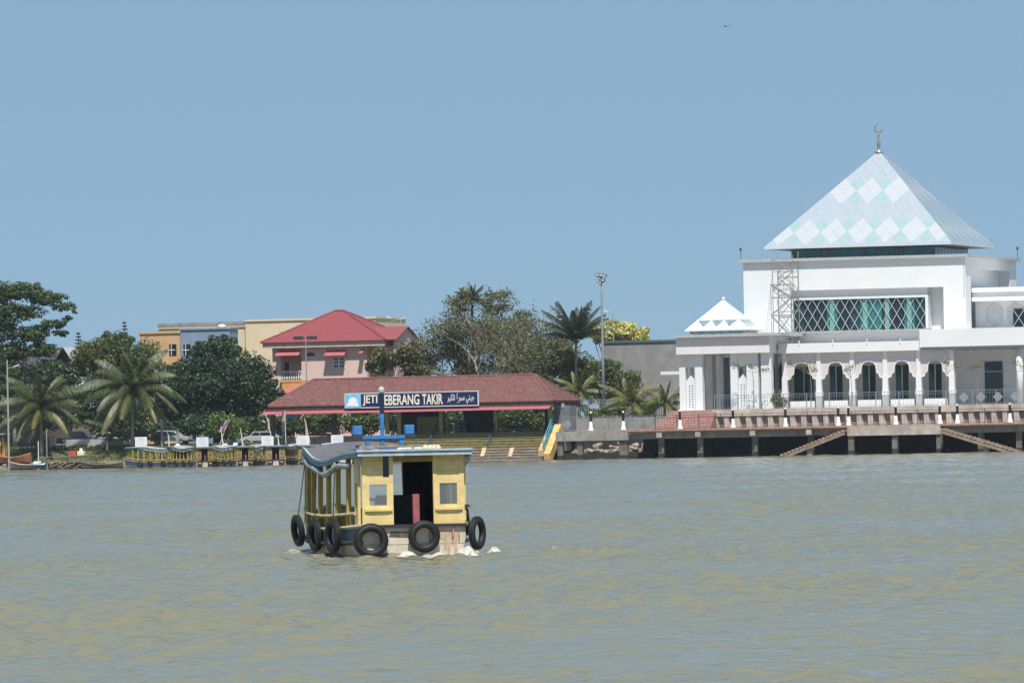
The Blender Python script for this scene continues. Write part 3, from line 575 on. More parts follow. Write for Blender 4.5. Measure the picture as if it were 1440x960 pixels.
# ================================================================== JETTY TERMINAL
VJ = 3.5
jl, jr = qu(376, VJ, 571), qu(779, VJ, 563); jze = qz(578, 567, VJ); JD = 10.4; jzr = qz(595, 530.5, VJ + JD / 2); ji = 3.7; JF = 3.2
jt = thing('jetty_terminal', 'open jetty terminal with a brown red hipped tile roof and water steps', 'jetty', ((jl + jr) / 2, VJ + JD / 2, JF))
def hip_roof(root, x0, x1, y0, y1, ze_, zr, inset, m, courses, name='roof', thick=.05, cap=True):
    # stepped tile courses: every course is a sloping band whose lower edge stands proud of the one below
    o = part(root, name, bm().add([(x0, y0, ze_ - .12), (x1, y0, ze_ - .12), (x1, y1, ze_ - .12), (x0, y1, ze_ - .12), (x0 + inset, (y0 + y1) / 2, zr - .12), (x1 - inset, (y0 + y1) / 2, zr - .12)],
        [(0, 1, 5, 4), (1, 2, 5), (2, 3, 4, 5), (3, 0, 4), (3, 2, 1, 0)]), m)
    ym = (y0 + y1) / 2
    for i in range(courses):
        a, b_ = i / courses, (i + 1) / courses; t = thick
        def ring(k, lift): return [(x0 + inset * k, y0 + (ym - y0) * k, ze_ + (zr - ze_) * k + lift), (x1 - inset * k, y0 + (ym - y0) * k, ze_ + (zr - ze_) * k + lift), (x1 - inset * k, y1 - (y1 - ym) * k, ze_ + (zr - ze_) * k + lift), (x0 + inset * k, y1 - (y1 - ym) * k, ze_ + (zr - ze_) * k + lift)]
        A, B, Cc = ring(a, t), ring(b_, 0), ring(a, -.08); mb = bm()
        mb.add(A + B + Cc, [(k, (k + 1) % 4, 4 + (k + 1) % 4, 4 + k) for k in range(4)] + [(8 + k, 8 + (k + 1) % 4, (k + 1) % 4, k) for k in range(4)])
        part(o, 'tile_course', mb, m)
    if cap:
        e = [(x0 + inset, ym, zr + .05), (x1 - inset, ym, zr + .05)]
        part(o, 'ridge_cap', bm().tube([e[0], e[1]], .14, 6), m)
        for c_, r_ in (((x0, y0), e[0]), ((x1, y0), e[1]), ((x1, y1), e[1])):
            part(o, 'hip_cap', bm().tube([(c_[0], c_[1], ze_ + .05), r_], .12, 6), m)
    return o
hip_roof(jt, jl, jr, VJ, VJ + JD, jze, jzr, ji, redtile, 12, thick=.10)
part(jt, 'eave_board', bm().box(jl + .1, jr - .1, VJ + .1, VJ + .2, jze - .75, jze - .13).box(jr - .2, jr - .1, VJ + .21, VJ + JD - .2, jze - .75, jze - .13), mat('eave_dark', (.06, .05, .05), .8, .3))
az = qz(570, 577, 2.6); part(jt, 'awning', bm().prism_x([(2.3, az - .16), (3.55, az + .12), (3.55, az + .2), (2.3, az - .08)], qu(368, 2.6, 580), qu(772, 2.6, 571)), redtin)
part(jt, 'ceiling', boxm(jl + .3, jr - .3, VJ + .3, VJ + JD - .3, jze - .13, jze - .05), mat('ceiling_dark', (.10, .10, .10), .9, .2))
yel = mat('jetty_yellow_shaded', (.22, .19, .075), .8, .25, 2, .15, dirt=.7, dirtcol=(.11, .09, .05)); yb = mat('jetty_post', (.36, .30, .12), .75, .2, 2, dirt=.5, dirtcol=(.15, .12, .08))  # step yellow is darkened to paint in the roof's shade, dirt on top
for p, m_ in ((384, woodd), (470.5, woodd), (545, yb), (562, yb), (621, yb), (697.5, yb), (774, yb)):
    x = qu(p, 5.5, 600); part(jt, 'post', boxm(x - .2, x + .2, 5.3, 5.7, JF, jze - .14), m_)
for p in (400, 470, 545, 620, 697, 770):
    x = qu(p, 14, 600); part(jt, 'post', boxm(x - .18, x + .18, 13.6, 13.95, JF, jze - .14), woodd)
part(jt, 'floor', bm().box(qu(556, 5), jr + .3, 5.0, 15, 1.0, JF).box(jl - .5, qu(556, 5) - .01, 6.5, 15, 1.0, JF - .1), conc)
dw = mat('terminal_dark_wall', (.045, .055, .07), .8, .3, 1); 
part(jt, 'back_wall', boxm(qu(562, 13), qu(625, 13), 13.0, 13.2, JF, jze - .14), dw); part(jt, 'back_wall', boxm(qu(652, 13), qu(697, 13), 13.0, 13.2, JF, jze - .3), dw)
part(jt, 'counter_wall', boxm(qu(587, 6.5), qu(618, 6.5), 6.4, 6.6, JF, qz(600, 586, 6.5)), yel)
part(jt, 'grille_window', boxm(qu(639, 12.8), qu(655, 12.8), 12.75, 12.9, JF, qz(645, 592, 12.8)), mat('milk_glass', (.45, .47, .48), .4, .1))
for i in range(4):
    z = JF + .1 + i * .42; part(jt, 'grille_bar', boxm(qu(639, 12.7), qu(655, 12.7), 12.65, 12.72, z, z + .06), darkm)
part(jt, 'grille_bar', boxm(qu(647, 12.7), qu(648, 12.7), 12.66, 12.74, JF, JF + 1.8), darkm)
part(jt, 'blue_panel', boxm(qu(402, 7.5), qu(423, 7.5), 7.4, 7.5, qz(412, 588, 7.5), qz(412, 581, 7.5)), mat('sky_blue_board', (.10, .38, .62), .5, .1))
# water steps: six broad yellow treads above bare concrete ones
n1 = 12; j0, j1 = qu(556, 2.5, 630), qu(771, 2.5, 630)
cst = mat('wet_concrete', (.22, .18, .135), .85, .25, 1.5, .3, dirt=.7, dirtcol=(.07, .06, .045))
for i in range(n1):
    z1 = JF - i * .305; v0 = 5.0 - .42 * (i + 1)
    part(jt, 'step', boxm(j0, j1 - .02 * i, v0, 5.0 if i else 5.2, z1 - .31 if i < n1 - 1 else -1.5, z1 - .004 * (i > 0)), yel if i < 6 else cst)
    if 0 < i: part(jt, 'step_edge', boxm(j0, j1 - .02 * i, v0 - .05, v0 + .1, z1 - .06, z1 + .004), mat('step_edge_ochre', (.30, .25, .12), .8, .3, 3, dirt=.5) if i < 6 else concl)
for p in (680, 719): 
    x = qu(p, 1.6, 632); part(jt, 'step_block', bm().prism_x([(1.0, qz(p, 641, 1.2)), (2.5, qz(p, 641, 1.2)), (2.5, qz(p, 629, 2)), (1.9, qz(p, 629, 2))], x - .22, x + .22), mat('block_tan', (.55, .40, .25), .8, .2, 3))
sy = mat('stringer_yellow', (.62, .44, .17), .75, .25, 2, .2, dirt=.75, dirtcol=(.35, .2, .12))
xs = qu(773, 2.5, 620); part(jt, 'stringer', bm().prism_x([(.2, .1), (1.0, .0), (5.2, 3.1), (5.2, JF + .75), (4.5, JF + .72), (.1, .75)], xs, xs + .75), sy)
part(jt, 'stringer', bm().prism_x([(.9, .5), (1.5, .4), (4.0, 2.3), (4.0, 2.9), (3.4, 2.8), (.9, 1.1)], xs - .85, xs - .25), mat('stringer_tan', (.55, .36, .18), .8, .3, 2, dirt=.5))
tq = mat('turquoise_paint', (.08, .33, .42), .5, .15)
hr = part(jt, 'handrail', bm().tube([(xs - .3, .9, 2.1), (xs - .3, 4.9, JF + 1.75)], .06, 6).tube([(xs - .3, .9, 1.6), (xs - .3, 4.9, JF + 1.2)], .05, 6).tube([(xs - .3, .9, 1.1), (xs - .3, 4.9, JF + .75)], .05, 6), tq)
for k in range(4): part(hr, 'rail_post', bm().tube([(xs - .3, 1.0 + k * 1.25, .6 + k * .9), (xs - .3, 1.0 + k * 1.25, 2.2 + k * .9)], .06, 6), tq)
for p in (607, 690):
    x = qu(p, 3.6, 615); h_ = part(jt, 'handrail', bm().tube([(x, 2.2, 1.9), (x, 5.2, JF + 1.0)], .055, 6).tube([(x, 2.2, 1.4), (x, 5.2, JF + .55)], .045, 6), mat('navy_paint', (.05, .08, .14), .5, .2))
    for k in range(3): part(h_, 'rail_post', bm().tube([(x, 2.3 + 1.4 * k, .9 + k * .95), (x, 2.3 + 1.4 * k, 2.0 + k * .98)], .06, 6), MATS['navy_paint'])
# signboard
VS = 2.9
sg0, sg1 = qu(484.5, VS, 563), qu(673, VS, 560); sz0_ = qz(578, 572.3, VS); sz1_ = qz(578, 551, VS)
sgn = thing('jetty_signboard', 'long navy signboard reading JETI SEBERANG TAKIR on the jetty roof', 'sign', ((sg0 + sg1) / 2, VS, sz0_))
part(sgn, 'frame', boxm(sg0, sg1, VS, VS + .22, sz0_, sz1_), mat('sign_frame', (.62, .64, .68), .5, .05))
sm = sg0 + (sg1 - sg0) * .123
part(sgn, 'name_panel', boxm(sm, sg1 - .12, VS - .02, VS - .001, sz0_ + .13, sz1_ - .1), mat('sign_navy', (.014, .018, .075), .4, .15, 2))
lg = part(sgn, 'logo_panel', boxm(sg0 + .06, sm - .003, VS - .022, VS - .001, sz0_ + .06, sz1_ - .06), mat('sign_logo_blue', (.20, .50, .72), .4, .25, 1.5))
lc = (sg0 + sm) / 2; lz = (sz0_ + sz1_) / 2
part(lg, 'emblem', bm().prism([(lc + .5 * math.cos(t) * (1 + .15 * math.sin(3 * t)), lz - .1 + .5 * math.sin(t) * (1.0 if math.sin(t) > 0 else .75)) for t in np.linspace(0, 2 * math.pi, 20, endpoint=False)], VS - .03, VS - .0225), mat('emblem_white', (.8, .83, .85), .5, .05))
part(lg, 'emblem_base', bm().prism([(lc - .75, lz - .55), (lc + .7, lz - .62), (lc + .6, lz - .2), (lc - .55, lz - .22)], VS - .032, VS - .0225), MATS['emblem_white'])
def text(root, name, body, x0, x1, z0, z1, y, m, bold=.0):
    cu_ = bpy.data.curves.new('text', 'FONT'); cu_.body = body; cu_.size = 1; cu_.extrude = .01; cu_.offset = bold; cu_.resolution_u = 4
    o = bpy.data.objects.new('tmp', cu_); COL.objects.link(o); bpy.context.view_layer.update()
    me = bpy.data.meshes.new_from_object(o.evaluated_get(bpy.context.evaluated_depsgraph_get())); bpy.data.objects.remove(o); bpy.data.curves.remove(cu_)
    co = np.empty(len(me.vertices) * 3, np.float32); me.vertices.foreach_get('co', co); co = co.reshape(-1, 3)
    if len(co) == 0: return None
    mn, mxx = co.min(0), co.max(0); o3 = np.empty_like(co); b = BASE[root.name]
    o3[:, 0] = x0 + (co[:, 0] - mn[0]) / (mxx[0] - mn[0]) * (x1 - x0) - b.x; o3[:, 2] = z0 + (co[:, 1] - mn[1]) / (mxx[1] - mn[1]) * (z1 - z0) - b.z; o3[:, 1] = y - co[:, 2] - b.y
    me.vertices.foreach_set('co', o3.ravel()); me.update(); me.materials.clear()
    return part(root, name, me, m)
cream = mat('sign_cream', (.80, .74, .60), .5, .05)
fx = lambda p: q(470 + p / 6.545, 563, VS)[0]
zl, zh = sz0_ + .27, sz1_ - .24
text(sgn, 'lettering', 'JETI', fx(263), fx(398), zl, zh, VS - .035, cream, .02); text(sgn, 'lettering', 'SEBERANG', fx(425), fx(785), zl, zh, VS - .035, cream, .02); text(sgn, 'lettering', 'TAKIR', fx(810), fx(1000), zl, zh, VS - .035, cream, .02)
text(sgn, 'lettering', '\uFEAE\uFEF4\uFB91\uFE8E\uFE97 \u06A0\uFEAE\uFE92\uFEB3 \uFEF2\uFE98\uFEF4\uFE9F', fx(1042), fx(1290), zl - .02, zh + .02, VS - .035, mat('sign_white_lettering', (.72, .72, .75), .5, .05), .012)
# ================================================================== BUILDINGS BEHIND
# pink two-storey house
VH = 40.0
pink = mat('pink_render', (.72, .51, .45), .8, .06, 1, .1, dirt=.3, dirtcol=(.42, .30, .27)); beige = mat('beige_fascia', (.62, .49, .42), .8, .1, 1, dirt=.6, dirtcol=(.25, .19, .16)); orange = mat('orange_render', (.62, .33, .13), .8, .1, 1)
h0, h1 = qu(383, VH, 500), qu(516, VH, 500); hz0 = qz(450, 488, VH); hz1 = qz(450, 480, VH - .8); hzb = qz(420, 534, VH); GZb = GZ
hs = thing('pink_house', 'pink two storey house with a bright red hipped roof and white balcony', 'house', ((h0 + h1) / 2, VH + 5, GZ))
wl = bm(); b0_, b1_ = qu(395, VH, 515), qu(424, VH, 515); bzt = qz(410, 500, VH)
wl.box(h0, b0_, VH, VH + 10, GZ, hz0); wl.box(b1_, h1, VH, VH + 10, GZ, hz0); wl.box(b0_, b1_, VH + 1.6, VH + 10, GZ, hz0); wl.box(b0_, b1_, VH, VH + 1.6, bzt, hz0); wl.box(h1 + .0, qu(553, VH + 1, 500), VH + 1.6, VH + 9, GZ, hz0)
part(hs, 'wall', wl, pink); part(hs, 'ground_floor_wall', boxm(qu(398, VH), qu(434, VH), VH - .25, VH - .003, GZ, hzb), orange)
part(hs, 'balcony_slab', boxm(b0_ - .1, b1_ + .1, VH - .3, VH + 1.6, hzb - .25, hzb), orange)
for i in range(9):
    x = b0_ + .12 + i * (b1_ - b0_ - .24) / 8; part(hs, 'baluster', bm().lathe([(.06, 0), (.11, .25), (.05, .55), (.07, .95)], (x, VH + .1, hzb), 6), whitep)
part(hs, 'balcony_rail', boxm(b0_, b1_, VH + .0, VH + .2, hzb + .95, hzb + 1.07), whitep)
dz = part(hs, 'balcony_door', boxm(qu(400, VH + 1.5), qu(408, VH + 1.5), VH + 1.52, VH + 1.597, hzb, hzb + 2.1), glass_d); part(dz, 'door_frame', boxm(qu(408, VH + 1.5), qu(409, VH + 1.5), VH + 1.48, VH + 1.597, hzb, hzb + 2.2), whitep)
wx0, wx1 = qu(469, VH, 510), qu(485.5, VH, 510); wz0_, wz1_ = qz(477, 517.5, VH), qz(477, 501.5, VH)
wi = part(hs, 'window', boxm(wx0, wx1, VH - .06, VH - .002, wz0_, wz1_), whitep)
for i in range(2):
    for j in range(3):
        for k in range(2):
            a = wx0 + .1 + i * (wx1 - wx0) / 2 + k * .27; z = wz0_ + .1 + j * (wz1_ - wz0_ - .1) / 3; part(wi, 'pane', boxm(a, a + .2, VH - .075, VH - .061, z, z + .28), glass_d)
part(hs, 'vent', bm().prism([(qu(431, VH), qz(438, 500.5, VH)), (qu(445, VH), qz(438, 500.5, VH)), (qu(444, VH), qz(438, 497, VH)), (qu(438, VH), qz(438, 494.8, VH)), (qu(432, VH), qz(438, 497, VH))], VH - .03, VH - .002), glass_d)
def awn(p0, p1, y0, y1, v, d=1.15):
    a, c = qu(p0, v, 496), qu(p1, v, 496); zt_, zb_ = qz(p0, y0, v), qz(p0, y1, v - d); part(hs, 'awning', bm().prism_x([(v - d, zb_), (v, zt_ - .06), (v, zt_), (v - d, zb_ + .08)], a, c), redtin)
awn(391, 424, 492.5, 500.5, VH); awn(459.5, 488, 492.5, 500.5, VH); awn(508, 514, 491, 497, VH); awn(399, 421, 545, 553, VH)
part(hs, 'fascia', bm().box(qu(371, VH - .8), qu(541, VH - .8, 480), VH - .8, VH + 11, hz0, hz1), beige)
r0, r1 = qu(366, VH - 1, 480), qu(542, VH - 1, 480); zr_ = qz(460, 437.5, VH + 5.2)
hip_roof(hs, r0, r1, VH - 1, VH + 11.4, hz1 + .02, zr_, (r1 - r0) / 2 - .55, redroof, 17, thick=.04)
# gable wing on the right
gx0, gx1 = qu(505, VH + 3, 470), qu(543, VH - .6, 470) + 1.0; gzr = qz(553, 459, VH + 4); gv0, gv1 = VH - .6, VH + 8.6; gm = (gv0 + gv1) / 2
gr = part(hs, 'gable_roof', bm().add([(gx0, gv0, hz1 + .05), (gx1 + .25, gv0, hz1 + .05), (gx1 + .25, gm, gzr), (gx0, gm, gzr), (gx0, gv1, hz1 + .05), (gx1 + .25, gv1, hz1 + .05)], [(0, 1, 2, 3), (3, 2, 5, 4)]), redroof)
sd = gr.modifiers.new('thick', 'SOLIDIFY'); sd.thickness = .14
part(hs, 'gable_wall', bm().prism_x([(gv0 + .1, hz1), (gv1 - .1, hz1), (gm, gzr - .15)], gx1 - .3, gx1), mat('gable_pink', (.66, .5, .44), .8, .08)); part(hs, 'gable_wall', boxm(gx1 - .3, gx1 - .02, gv0 + .5, gv1 - .1, GZ, hz1), pink)
dish = thing('satellite_dish', 'pale satellite dish on the bright red roof slope', 'satellite dish', (qu(393, VH + 1.5, 472), VH + 1.2, qz(393, 474, VH + 1.5)))
dc = Vector((qu(393, VH + 1, 472), VH + .9, qz(393, 472, VH + 1))); dm = bm(); prof = [(.0, 0), (.2, .02), (.38, .09), (.5, .17)]
ax = Vector((-.4, -.75, .45)).normalized(); up = Vector((0, 0, 1)); e1 = ax.cross(up).normalized(); e2 = e1.cross(ax)
ring_ = [[dc + ax * h_ + (e1 * math.cos(2 * math.pi * k / 14) + e2 * math.sin(2 * math.pi * k / 14)) * r_ for k in range(14)] for r_, h_ in prof[1:]]
vs_ = [dc] + [p for r_ in ring_ for p in r_]; fs_ = [(0, 1 + k, 1 + (k + 1) % 14) for k in range(14)] + [(1 + i * 14 + k, 1 + (i + 1) * 14 + k, 1 + (i + 1) * 14 + (k + 1) % 14, 1 + i * 14 + (k + 1) % 14) for i in range(2) for k in range(14)]
dsh = part(dish, 'bowl', dm.add(vs_, fs_), mat('dish_white', (.72, .66, .64), .5, .05), True); part(dish, 'feed_arm', bm().tube([dc - e2 * .4 + ax * .1, dc + ax * .5], .02, 5), steel); part(dish, 'mount', bm().tube([dc, dc - Vector((0, -.4, .65))], .04, 5), steel)
# row of shophouses behind
VR = 76.0
def blockbld(name, label, p0, p1, yt, mt, v, depth=12, wins=(), band=None, extra=None):
    a, c = qu(p0, v, yt), qu(p1, v, yt); z = qz((p0 + p1) / 2, yt, v); t = thing(name, label, 'building', ((a + c) / 2, v + depth / 2, GZ))
    part(t, 'wall', boxm(a, c, v, v + depth, GZ, z), mt); part(t, 'parapet', boxm(a - .1, c + .1, v - .15, v + depth, z + .003, z + .25), band or mt)
    for x0, y0, x1, y1 in wins:
        wn = part(t, 'window', boxm(qu(x0, v, y0), qu(x1, v, y0), v - .05, v - .003, qz(x0, y1, v), qz(x0, y0, v)), glass_d)
        part(wn, 'window_frame', bm().box(qu((x0 + x1) / 2 - .4, v), qu((x0 + x1) / 2 + .4, v), v - .08, v - .051, qz(x0, y1, v), qz(x0, y0, v)).box(qu(x0, v), qu(x1, v), v - .085, v - .0801, qz(x0, (y0 + y1) / 2 + .5, v), qz(x0, (y0 + y1) / 2 - .5, v)), whitep)
    return t, a, c, z
blockbld('shophouse', 'ochre orange shophouse wall behind the feathery green tree', 196, 253, 469, mat('ochre', (.56, .36, .19), .8, .08, 1, dirt=.2), VR, 3, wins=((238, 484, 248, 500),))
blockbld('shophouse', 'blue grey shophouse wall between ochre and cream buildings', 253.5, 323, 463.5, mat('slate_blue', (.22, .28, .40), .8, .1, 1, dirt=.3), VR, 3, wins=((258, 484, 268, 500),))
t_, a_, c_, z_ = blockbld('shophouse', 'cream shophouse with a dirty grey parapet behind the blue one', 223, 344, 461, mat('cream_render', (.66, .55, .38), .8, .06, 1), VR + 14)
part(t_, 'stained_parapet', boxm(a_ - .05, c_ + .05, VR + 13.8, VR + 14.1, z_ + .26, qz(283, 453.5, VR + 14)), mat('stained_grey', (.30, .28, .25), .9, .25, 1, dirt=.8, dirtcol=(.12, .11, .10)))
part(t_, 'water_tank', bm().lathe([(.4, 0), (.5, .2), (.5, .45), (.15, .6)], (qu(312, VR + 13, 460), VR + 13, z_ - .2), 12), whitep, True)
blockbld('shophouse', 'plain cream upper wall rising behind the pink house roof', 345, 528, 450, mat('cream_plain', (.70, .57, .38), .8, .05, .6), VR + 12)
# low grey plastered building right of the palms
VG = 34.0
t_, a_, c_, z_ = blockbld('grey_building', 'bare grey cement plastered building beside the white pavilion', 846, 980, 481, mat('cement_plaster', (.26, .255, .25), .9, .14, .8, .1, dirt=.3), VG, 14, band=mat('slate_coping', (.10, .14, .16), .6, .1))
part(t_, 'white_beam', boxm(qu(930, 24), qu(956, 24), 24, 24.4, qz(943, 526.5, 24), qz(943, 522, 24)), whitep)
# old houses at the left
def old_house(label, p0, p1, ye, yr, v, rm, wm, depth=9):
    a, c = qu(p0, v, ye), qu(p1, v, ye); z0, z1 = qz((p0 + p1) / 2, ye, v), qz((p0 + p1) / 2, yr, v + depth / 2)
    t = thing('old_house', label, 'house', ((a + c) / 2, v + depth / 2, GZ)); part(t, 'wall', boxm(a + .5, c - .5, v + .5, v + depth - .5, GZ, z0), wm)
    r_ = part(t, 'roof', bm().prism_x([(v - .3, z0 - .1), (v + depth / 2, z1 - .12), (v + depth + .3, z0 - .1), (v + depth + .3, z0), (v + depth / 2, z1), (v - .3, z0)], a, c), rm)
    k = a
    while k < c: part(r_, 'roof_sheet_rib', bm().beam((k, v - .3, z0 + .02), (k, v + depth / 2, z1 + .02), .08, .05), rm); k += 1.1
    return t
zinc = mat('zinc_roof', (.30, .30, .31), .6, .2, 1, dirt=.5, dirtcol=(.16, .13, .11)); 
old_house('weathered house with a pale grey zinc roof behind the coconut palms', 40, 150, 553, 488, 62, zinc, mat('dim_timber', (.16, .13, .11), .9, .2))
old_house('dark roofed timber house under the spreading tree', -40, 70, 520, 490, 52, mat('dark_roof', (.06, .055, .06), .8, .25, 1), mat('dim_timber', (.1, .1, .1)))
old_house('low shed with a bright white metal awning behind parked cars', 92, 134, 572, 566, 34, mat('white_metal_roof', (.62, .64, .66), .5, .08), mat('dim_timber', (.1, .1, .1)), 6)
# ================================================================== FERRIES
yelp = mat('ferry_yellow', (.76, .585, .26), .5, .12, 5, .1, dirt=.35, dirtcol=(.42, .28, .09)); yeld = mat('ferry_post_yellow', (.50, .36, .09), .55, .15, 5, dirt=.4, dirtcol=(.3, .2, .06))
hullw = mat('hull_white', (.62, .55, .45), .65, .14, 4, .2, dirt=.55, dirtcol=(.36, .25, .16)); hullb = mat('hull_slate_blue', (.075, .12, .17), .55, .2, 4, .1, dirt=.4, dirtcol=(.13, .14, .14))
hullbb = mat('hull_bright_blue', (.04, .09, .30), .5, .15, 4); wale = mat('wale_dark', (.035, .032, .03), .7, .3, 6, .2)
roofg = mat('roof_felt', (.115, .112, .118), .85, .2, 3, .25); teal = mat('roof_edge_teal', (.075, .17, .23), .5, .2, 6, dirt=.4, dirtcol=(.2, .22, .22)); pale = mat('roof_edge_pale', (.42, .48, .50), .6, .15, 6, dirt=.4)
canv = mat('canvas_grey', (.36, .37, .37), .9, .2, 5, .4); navyc = mat('navy_curtain', (.010, .016, .035), .85, .3, 4, .3); redpost = mat('red_post', (.32, .10, .10), .7, .2, 8)
rope = mat('rope_dark', (.05, .05, .045), .9, .2); rust_ = mat('rust_patch', (.40, .24, .14), .85, .35, 7, .2, dirt=.6, dirtcol=(.60, .52, .42))
def clear_glass():
    if 'clear_glass' in MATS: return MATS['clear_glass']
    m = bpy.data.materials.new('clear_glass'); m.use_nodes = True; n = m.node_tree; n.nodes.clear(); t = n.nodes.new('ShaderNodeBsdfTransparent'); g = n.nodes.new('ShaderNodeBsdfGlossy'); g.inputs['Roughness'].default_value = .05
    d = n.nodes.new('ShaderNodeBsdfDiffuse'); d.inputs[0].default_value = (.45, .47, .47, 1); s0_ = n.nodes.new('ShaderNodeMixShader'); s0_.inputs[0].default_value = .14
    s = n.nodes.new('ShaderNodeMixShader'); s.inputs[0].default_value = .12; o = n.nodes.new('ShaderNodeOutputMaterial')
    n.links.new(t.outputs[0], s0_.inputs[1]); n.links.new(d.outputs[0], s0_.inputs[2]); n.links.new(s0_.outputs[0], s.inputs[1]); n.links.new(g.outputs[0], s.inputs[2]); n.links.new(s.outputs[0], o.inputs[0]); MATS['clear_glass'] = m; return m
def kn(s, xs, ys):
    s = min(max(s, xs[0]), xs[-1])
    for i in range(len(xs) - 1):
        if s <= xs[i + 1]:
            t = (s - xs[i]) / (xs[i + 1] - xs[i]); m0 = (ys[i + 1] - ys[i - 1]) / (xs[i + 1] - xs[i - 1]) if i > 0 else (ys[1] - ys[0]) / (xs[1] - xs[0]); m1 = (ys[i + 2] - ys[i]) / (xs[i + 2] - xs[i]) if i + 2 < len(xs) else (ys[-1] - ys[-2]) / (xs[-1] - xs[-2])
            h = xs[i + 1] - xs[i]; return (2 * t**3 - 3 * t * t + 1) * ys[i] + (t**3 - 2 * t * t + t) * h * m0 + (-2 * t**3 + 3 * t * t) * ys[i + 1] + (t**3 - t * t) * h * m1
KS = [0, 1, 2.5, 4.2, 6, 7.5, 8.6]
HW = lambda s: max(.05, kn(s, KS, [1.22, 1.33, 1.44, 1.45, 1.22, .78, .06])); GZs = lambda s: kn(s, KS, [.74, .70, .66, .68, .78, .95, 1.15])
ZE = lambda s: kn(s, [-.2, 0, 1.2, 2.4, 3.6, 5, 6.5, 8.2], [2.38, 2.37, 2.30, 2.17, 2.22, 2.44, 2.46, 2.44]); CAMB = lambda s: kn(s, [-.2, .3, 2.5, 8.2], [.05, .06, .20, .08]); RW = lambda s: kn(s, [-.2, 0, 2.5, 5, 7, 8.2], [1.33, 1.36, 1.54, 1.45, 1.02, .5])
def ferry(frame, label, band, near=False, group=None, sign=None, mast=False, s=1.0):
    global yelp
    yelp = MATS['ferry_yellow'] if near else mat('ferry_yellow_worn', (.37, .25, .075), .6, .3, 3, dirt=.6, dirtcol=(.30, .20, .08))
    t = thing('ferry_boat', label, 'boat', (0, 0, 0), group, frame, s=s); ss = [8.6 * i / 22 for i in range(23)]
    sec = []; hb = bm()
    for k in ss:
        h, g_ = HW(k), GZs(k); bf = 1 - .45 * max(0, (k - 4.5) / 4.1)
        sec.append([(-h, k, g_), (-h * .99, k, .38 + (g_ - .68) * .5), (-h * .92 * bf, k, .05), (-h * .6 * bf, k, -.35), (0, k, -.5), (h * .6 * bf, k, -.35), (h * .92 * bf, k, .05), (h * .99, k, .38 + (g_ - .68) * .5), (h, k, g_)])
    v = [p for r_ in sec for p in r_]; n = 9; f = [(i * n + j, i * n + j + 1, (i + 1) * n + j + 1, (i + 1) * n + j) for i in range(22) for j in range(8)] + [tuple(range(n - 1, -1, -1))]
    hull = part(t, 'hull', hb.add(v, f), hullw)
    part(t, 'deck', bm().add([(sg * (HW(k) - .02), k, .42) for k in ss for sg in (-1, 1)], [(2 * i, 2 * i + 1, 2 * i + 3, 2 * i + 2) for i in range(22)]), woodd)
    bb = bm()
    for sg in (-1, 1):
        vs = []
        for k in ss[0:22]:
            h, g_ = HW(k), GZs(k); vs += [(sg * (h + .014), k + .02, g_ - .03), (sg * (h * .99 + .016), k + .02, .40 + (g_ - .68) * .5)]
        bb.add(vs, [(2 * i, 2 * i + 1, 2 * i + 3, 2 * i + 2) if sg > 0 else (2 * i + 2, 2 * i + 3, 2 * i + 1, 2 * i) for i in range(21)])
    part(hull, 'colour_band', bb, band)
    for sg in (-1, 1):
        part(hull, 'wale', bm().tube([(sg * (HW(k) + .02), k, .33 + (GZs(k) - .68) * .5) for k in ss[:22]], .055, 6), wale); part(hull, 'gunwale', bm().tube([(sg * (HW(k) + .01), k, GZs(k)) for k in ss], .05, 6), yeld if not near else mat('gunwale_cream', (.50, .44, .28), .7, .2, 6, dirt=.5))
        part(t, 'side_rail', bm().tube([(sg * (HW(k) + .03), k, GZs(k) + .30) for k in ss[1:21]], .04, 6), mat('rail_cream', (.52, .45, .24), .7, .2, 6, dirt=.4))
        # low side board inside the posts
        vs = []
        for k in ss[2:20]: vs += [(sg * (HW(k) - .05), k, .45), (sg * (HW(k) - .05), k, GZs(k) + .34)]
        bo = part(t, 'side_board', bm().add(vs, [(2 * i, 2 * i + 2, 2 * i + 3, 2 * i + 1) for i in range(17)]), mat('board_ochre', (.36, .25, .07), .7, .2, 4))
        for k in (.95, 1.75, 2.55, 3.35, 4.2, 5.1, 6.0, 6.8): part(t, 'post', bm().beam((sg * (HW(k) - .01), k, GZs(k)), (sg * (min(HW(k), RW(k) - .08) - .03), k, ZE(k) - .02), .105, .10), yeld)
        part(t, 'corner_wall', bm().box(sg * 1.24 - .03, sg * 1.24 + .03, .14, .52, .72, 1.15).box(sg * 1.24 - .03, sg * 1.24 + .03, .14, .52, 1.72, ZE(.2)).box(sg * 1.24 - .03, sg * 1.24 + .03, .14, .22, 1.15, 1.72).box(sg * 1.24 - .03, sg * 1.24 + .03, .44, .52, 1.15, 1.72), yelp)
    part(t, 'gunwale_beam', bm().box(-1.24, 1.24, -.07, .12, .68, .755), wale)
    # stern wall: two panels and the doorway
    for sg in (-1, 1):
        X = lambda a: sg * a
        def bx(nm, a, c, z0, z1, m_, y0=.0, y1=.06): return part(t, nm, bm().box(X(a), X(c), y0, y1, z0, z1), m_)
        bx('panel_stile', 1.20, 1.09, .755, 2.34, yelp); bx('panel_stile', .56, .47, .755, 2.34, yelp)
        bx('panel_board', 1.09, .56, .755, 1.07, yelp, .012, .05); bx('window_ledge', 1.15, .5, 1.07, 1.13, yelp, -.04, .055)
        bx('panel_rail', 1.09, .56, 1.74, 1.84, yelp, .004, .055)
        wa, wc = (1.03, .62)
        wf_ = part(t, 'window', bm().box(X(1.088), X(wa), .006, .05, 1.13, 1.74).box(X(wc), X(.562), .006, .05, 1.13, 1.74).box(X(wa), X(wc), .006, .05, 1.13, 1.2).box(X(wa), X(wc), .006, .05, 1.68, 1.74), yelp)
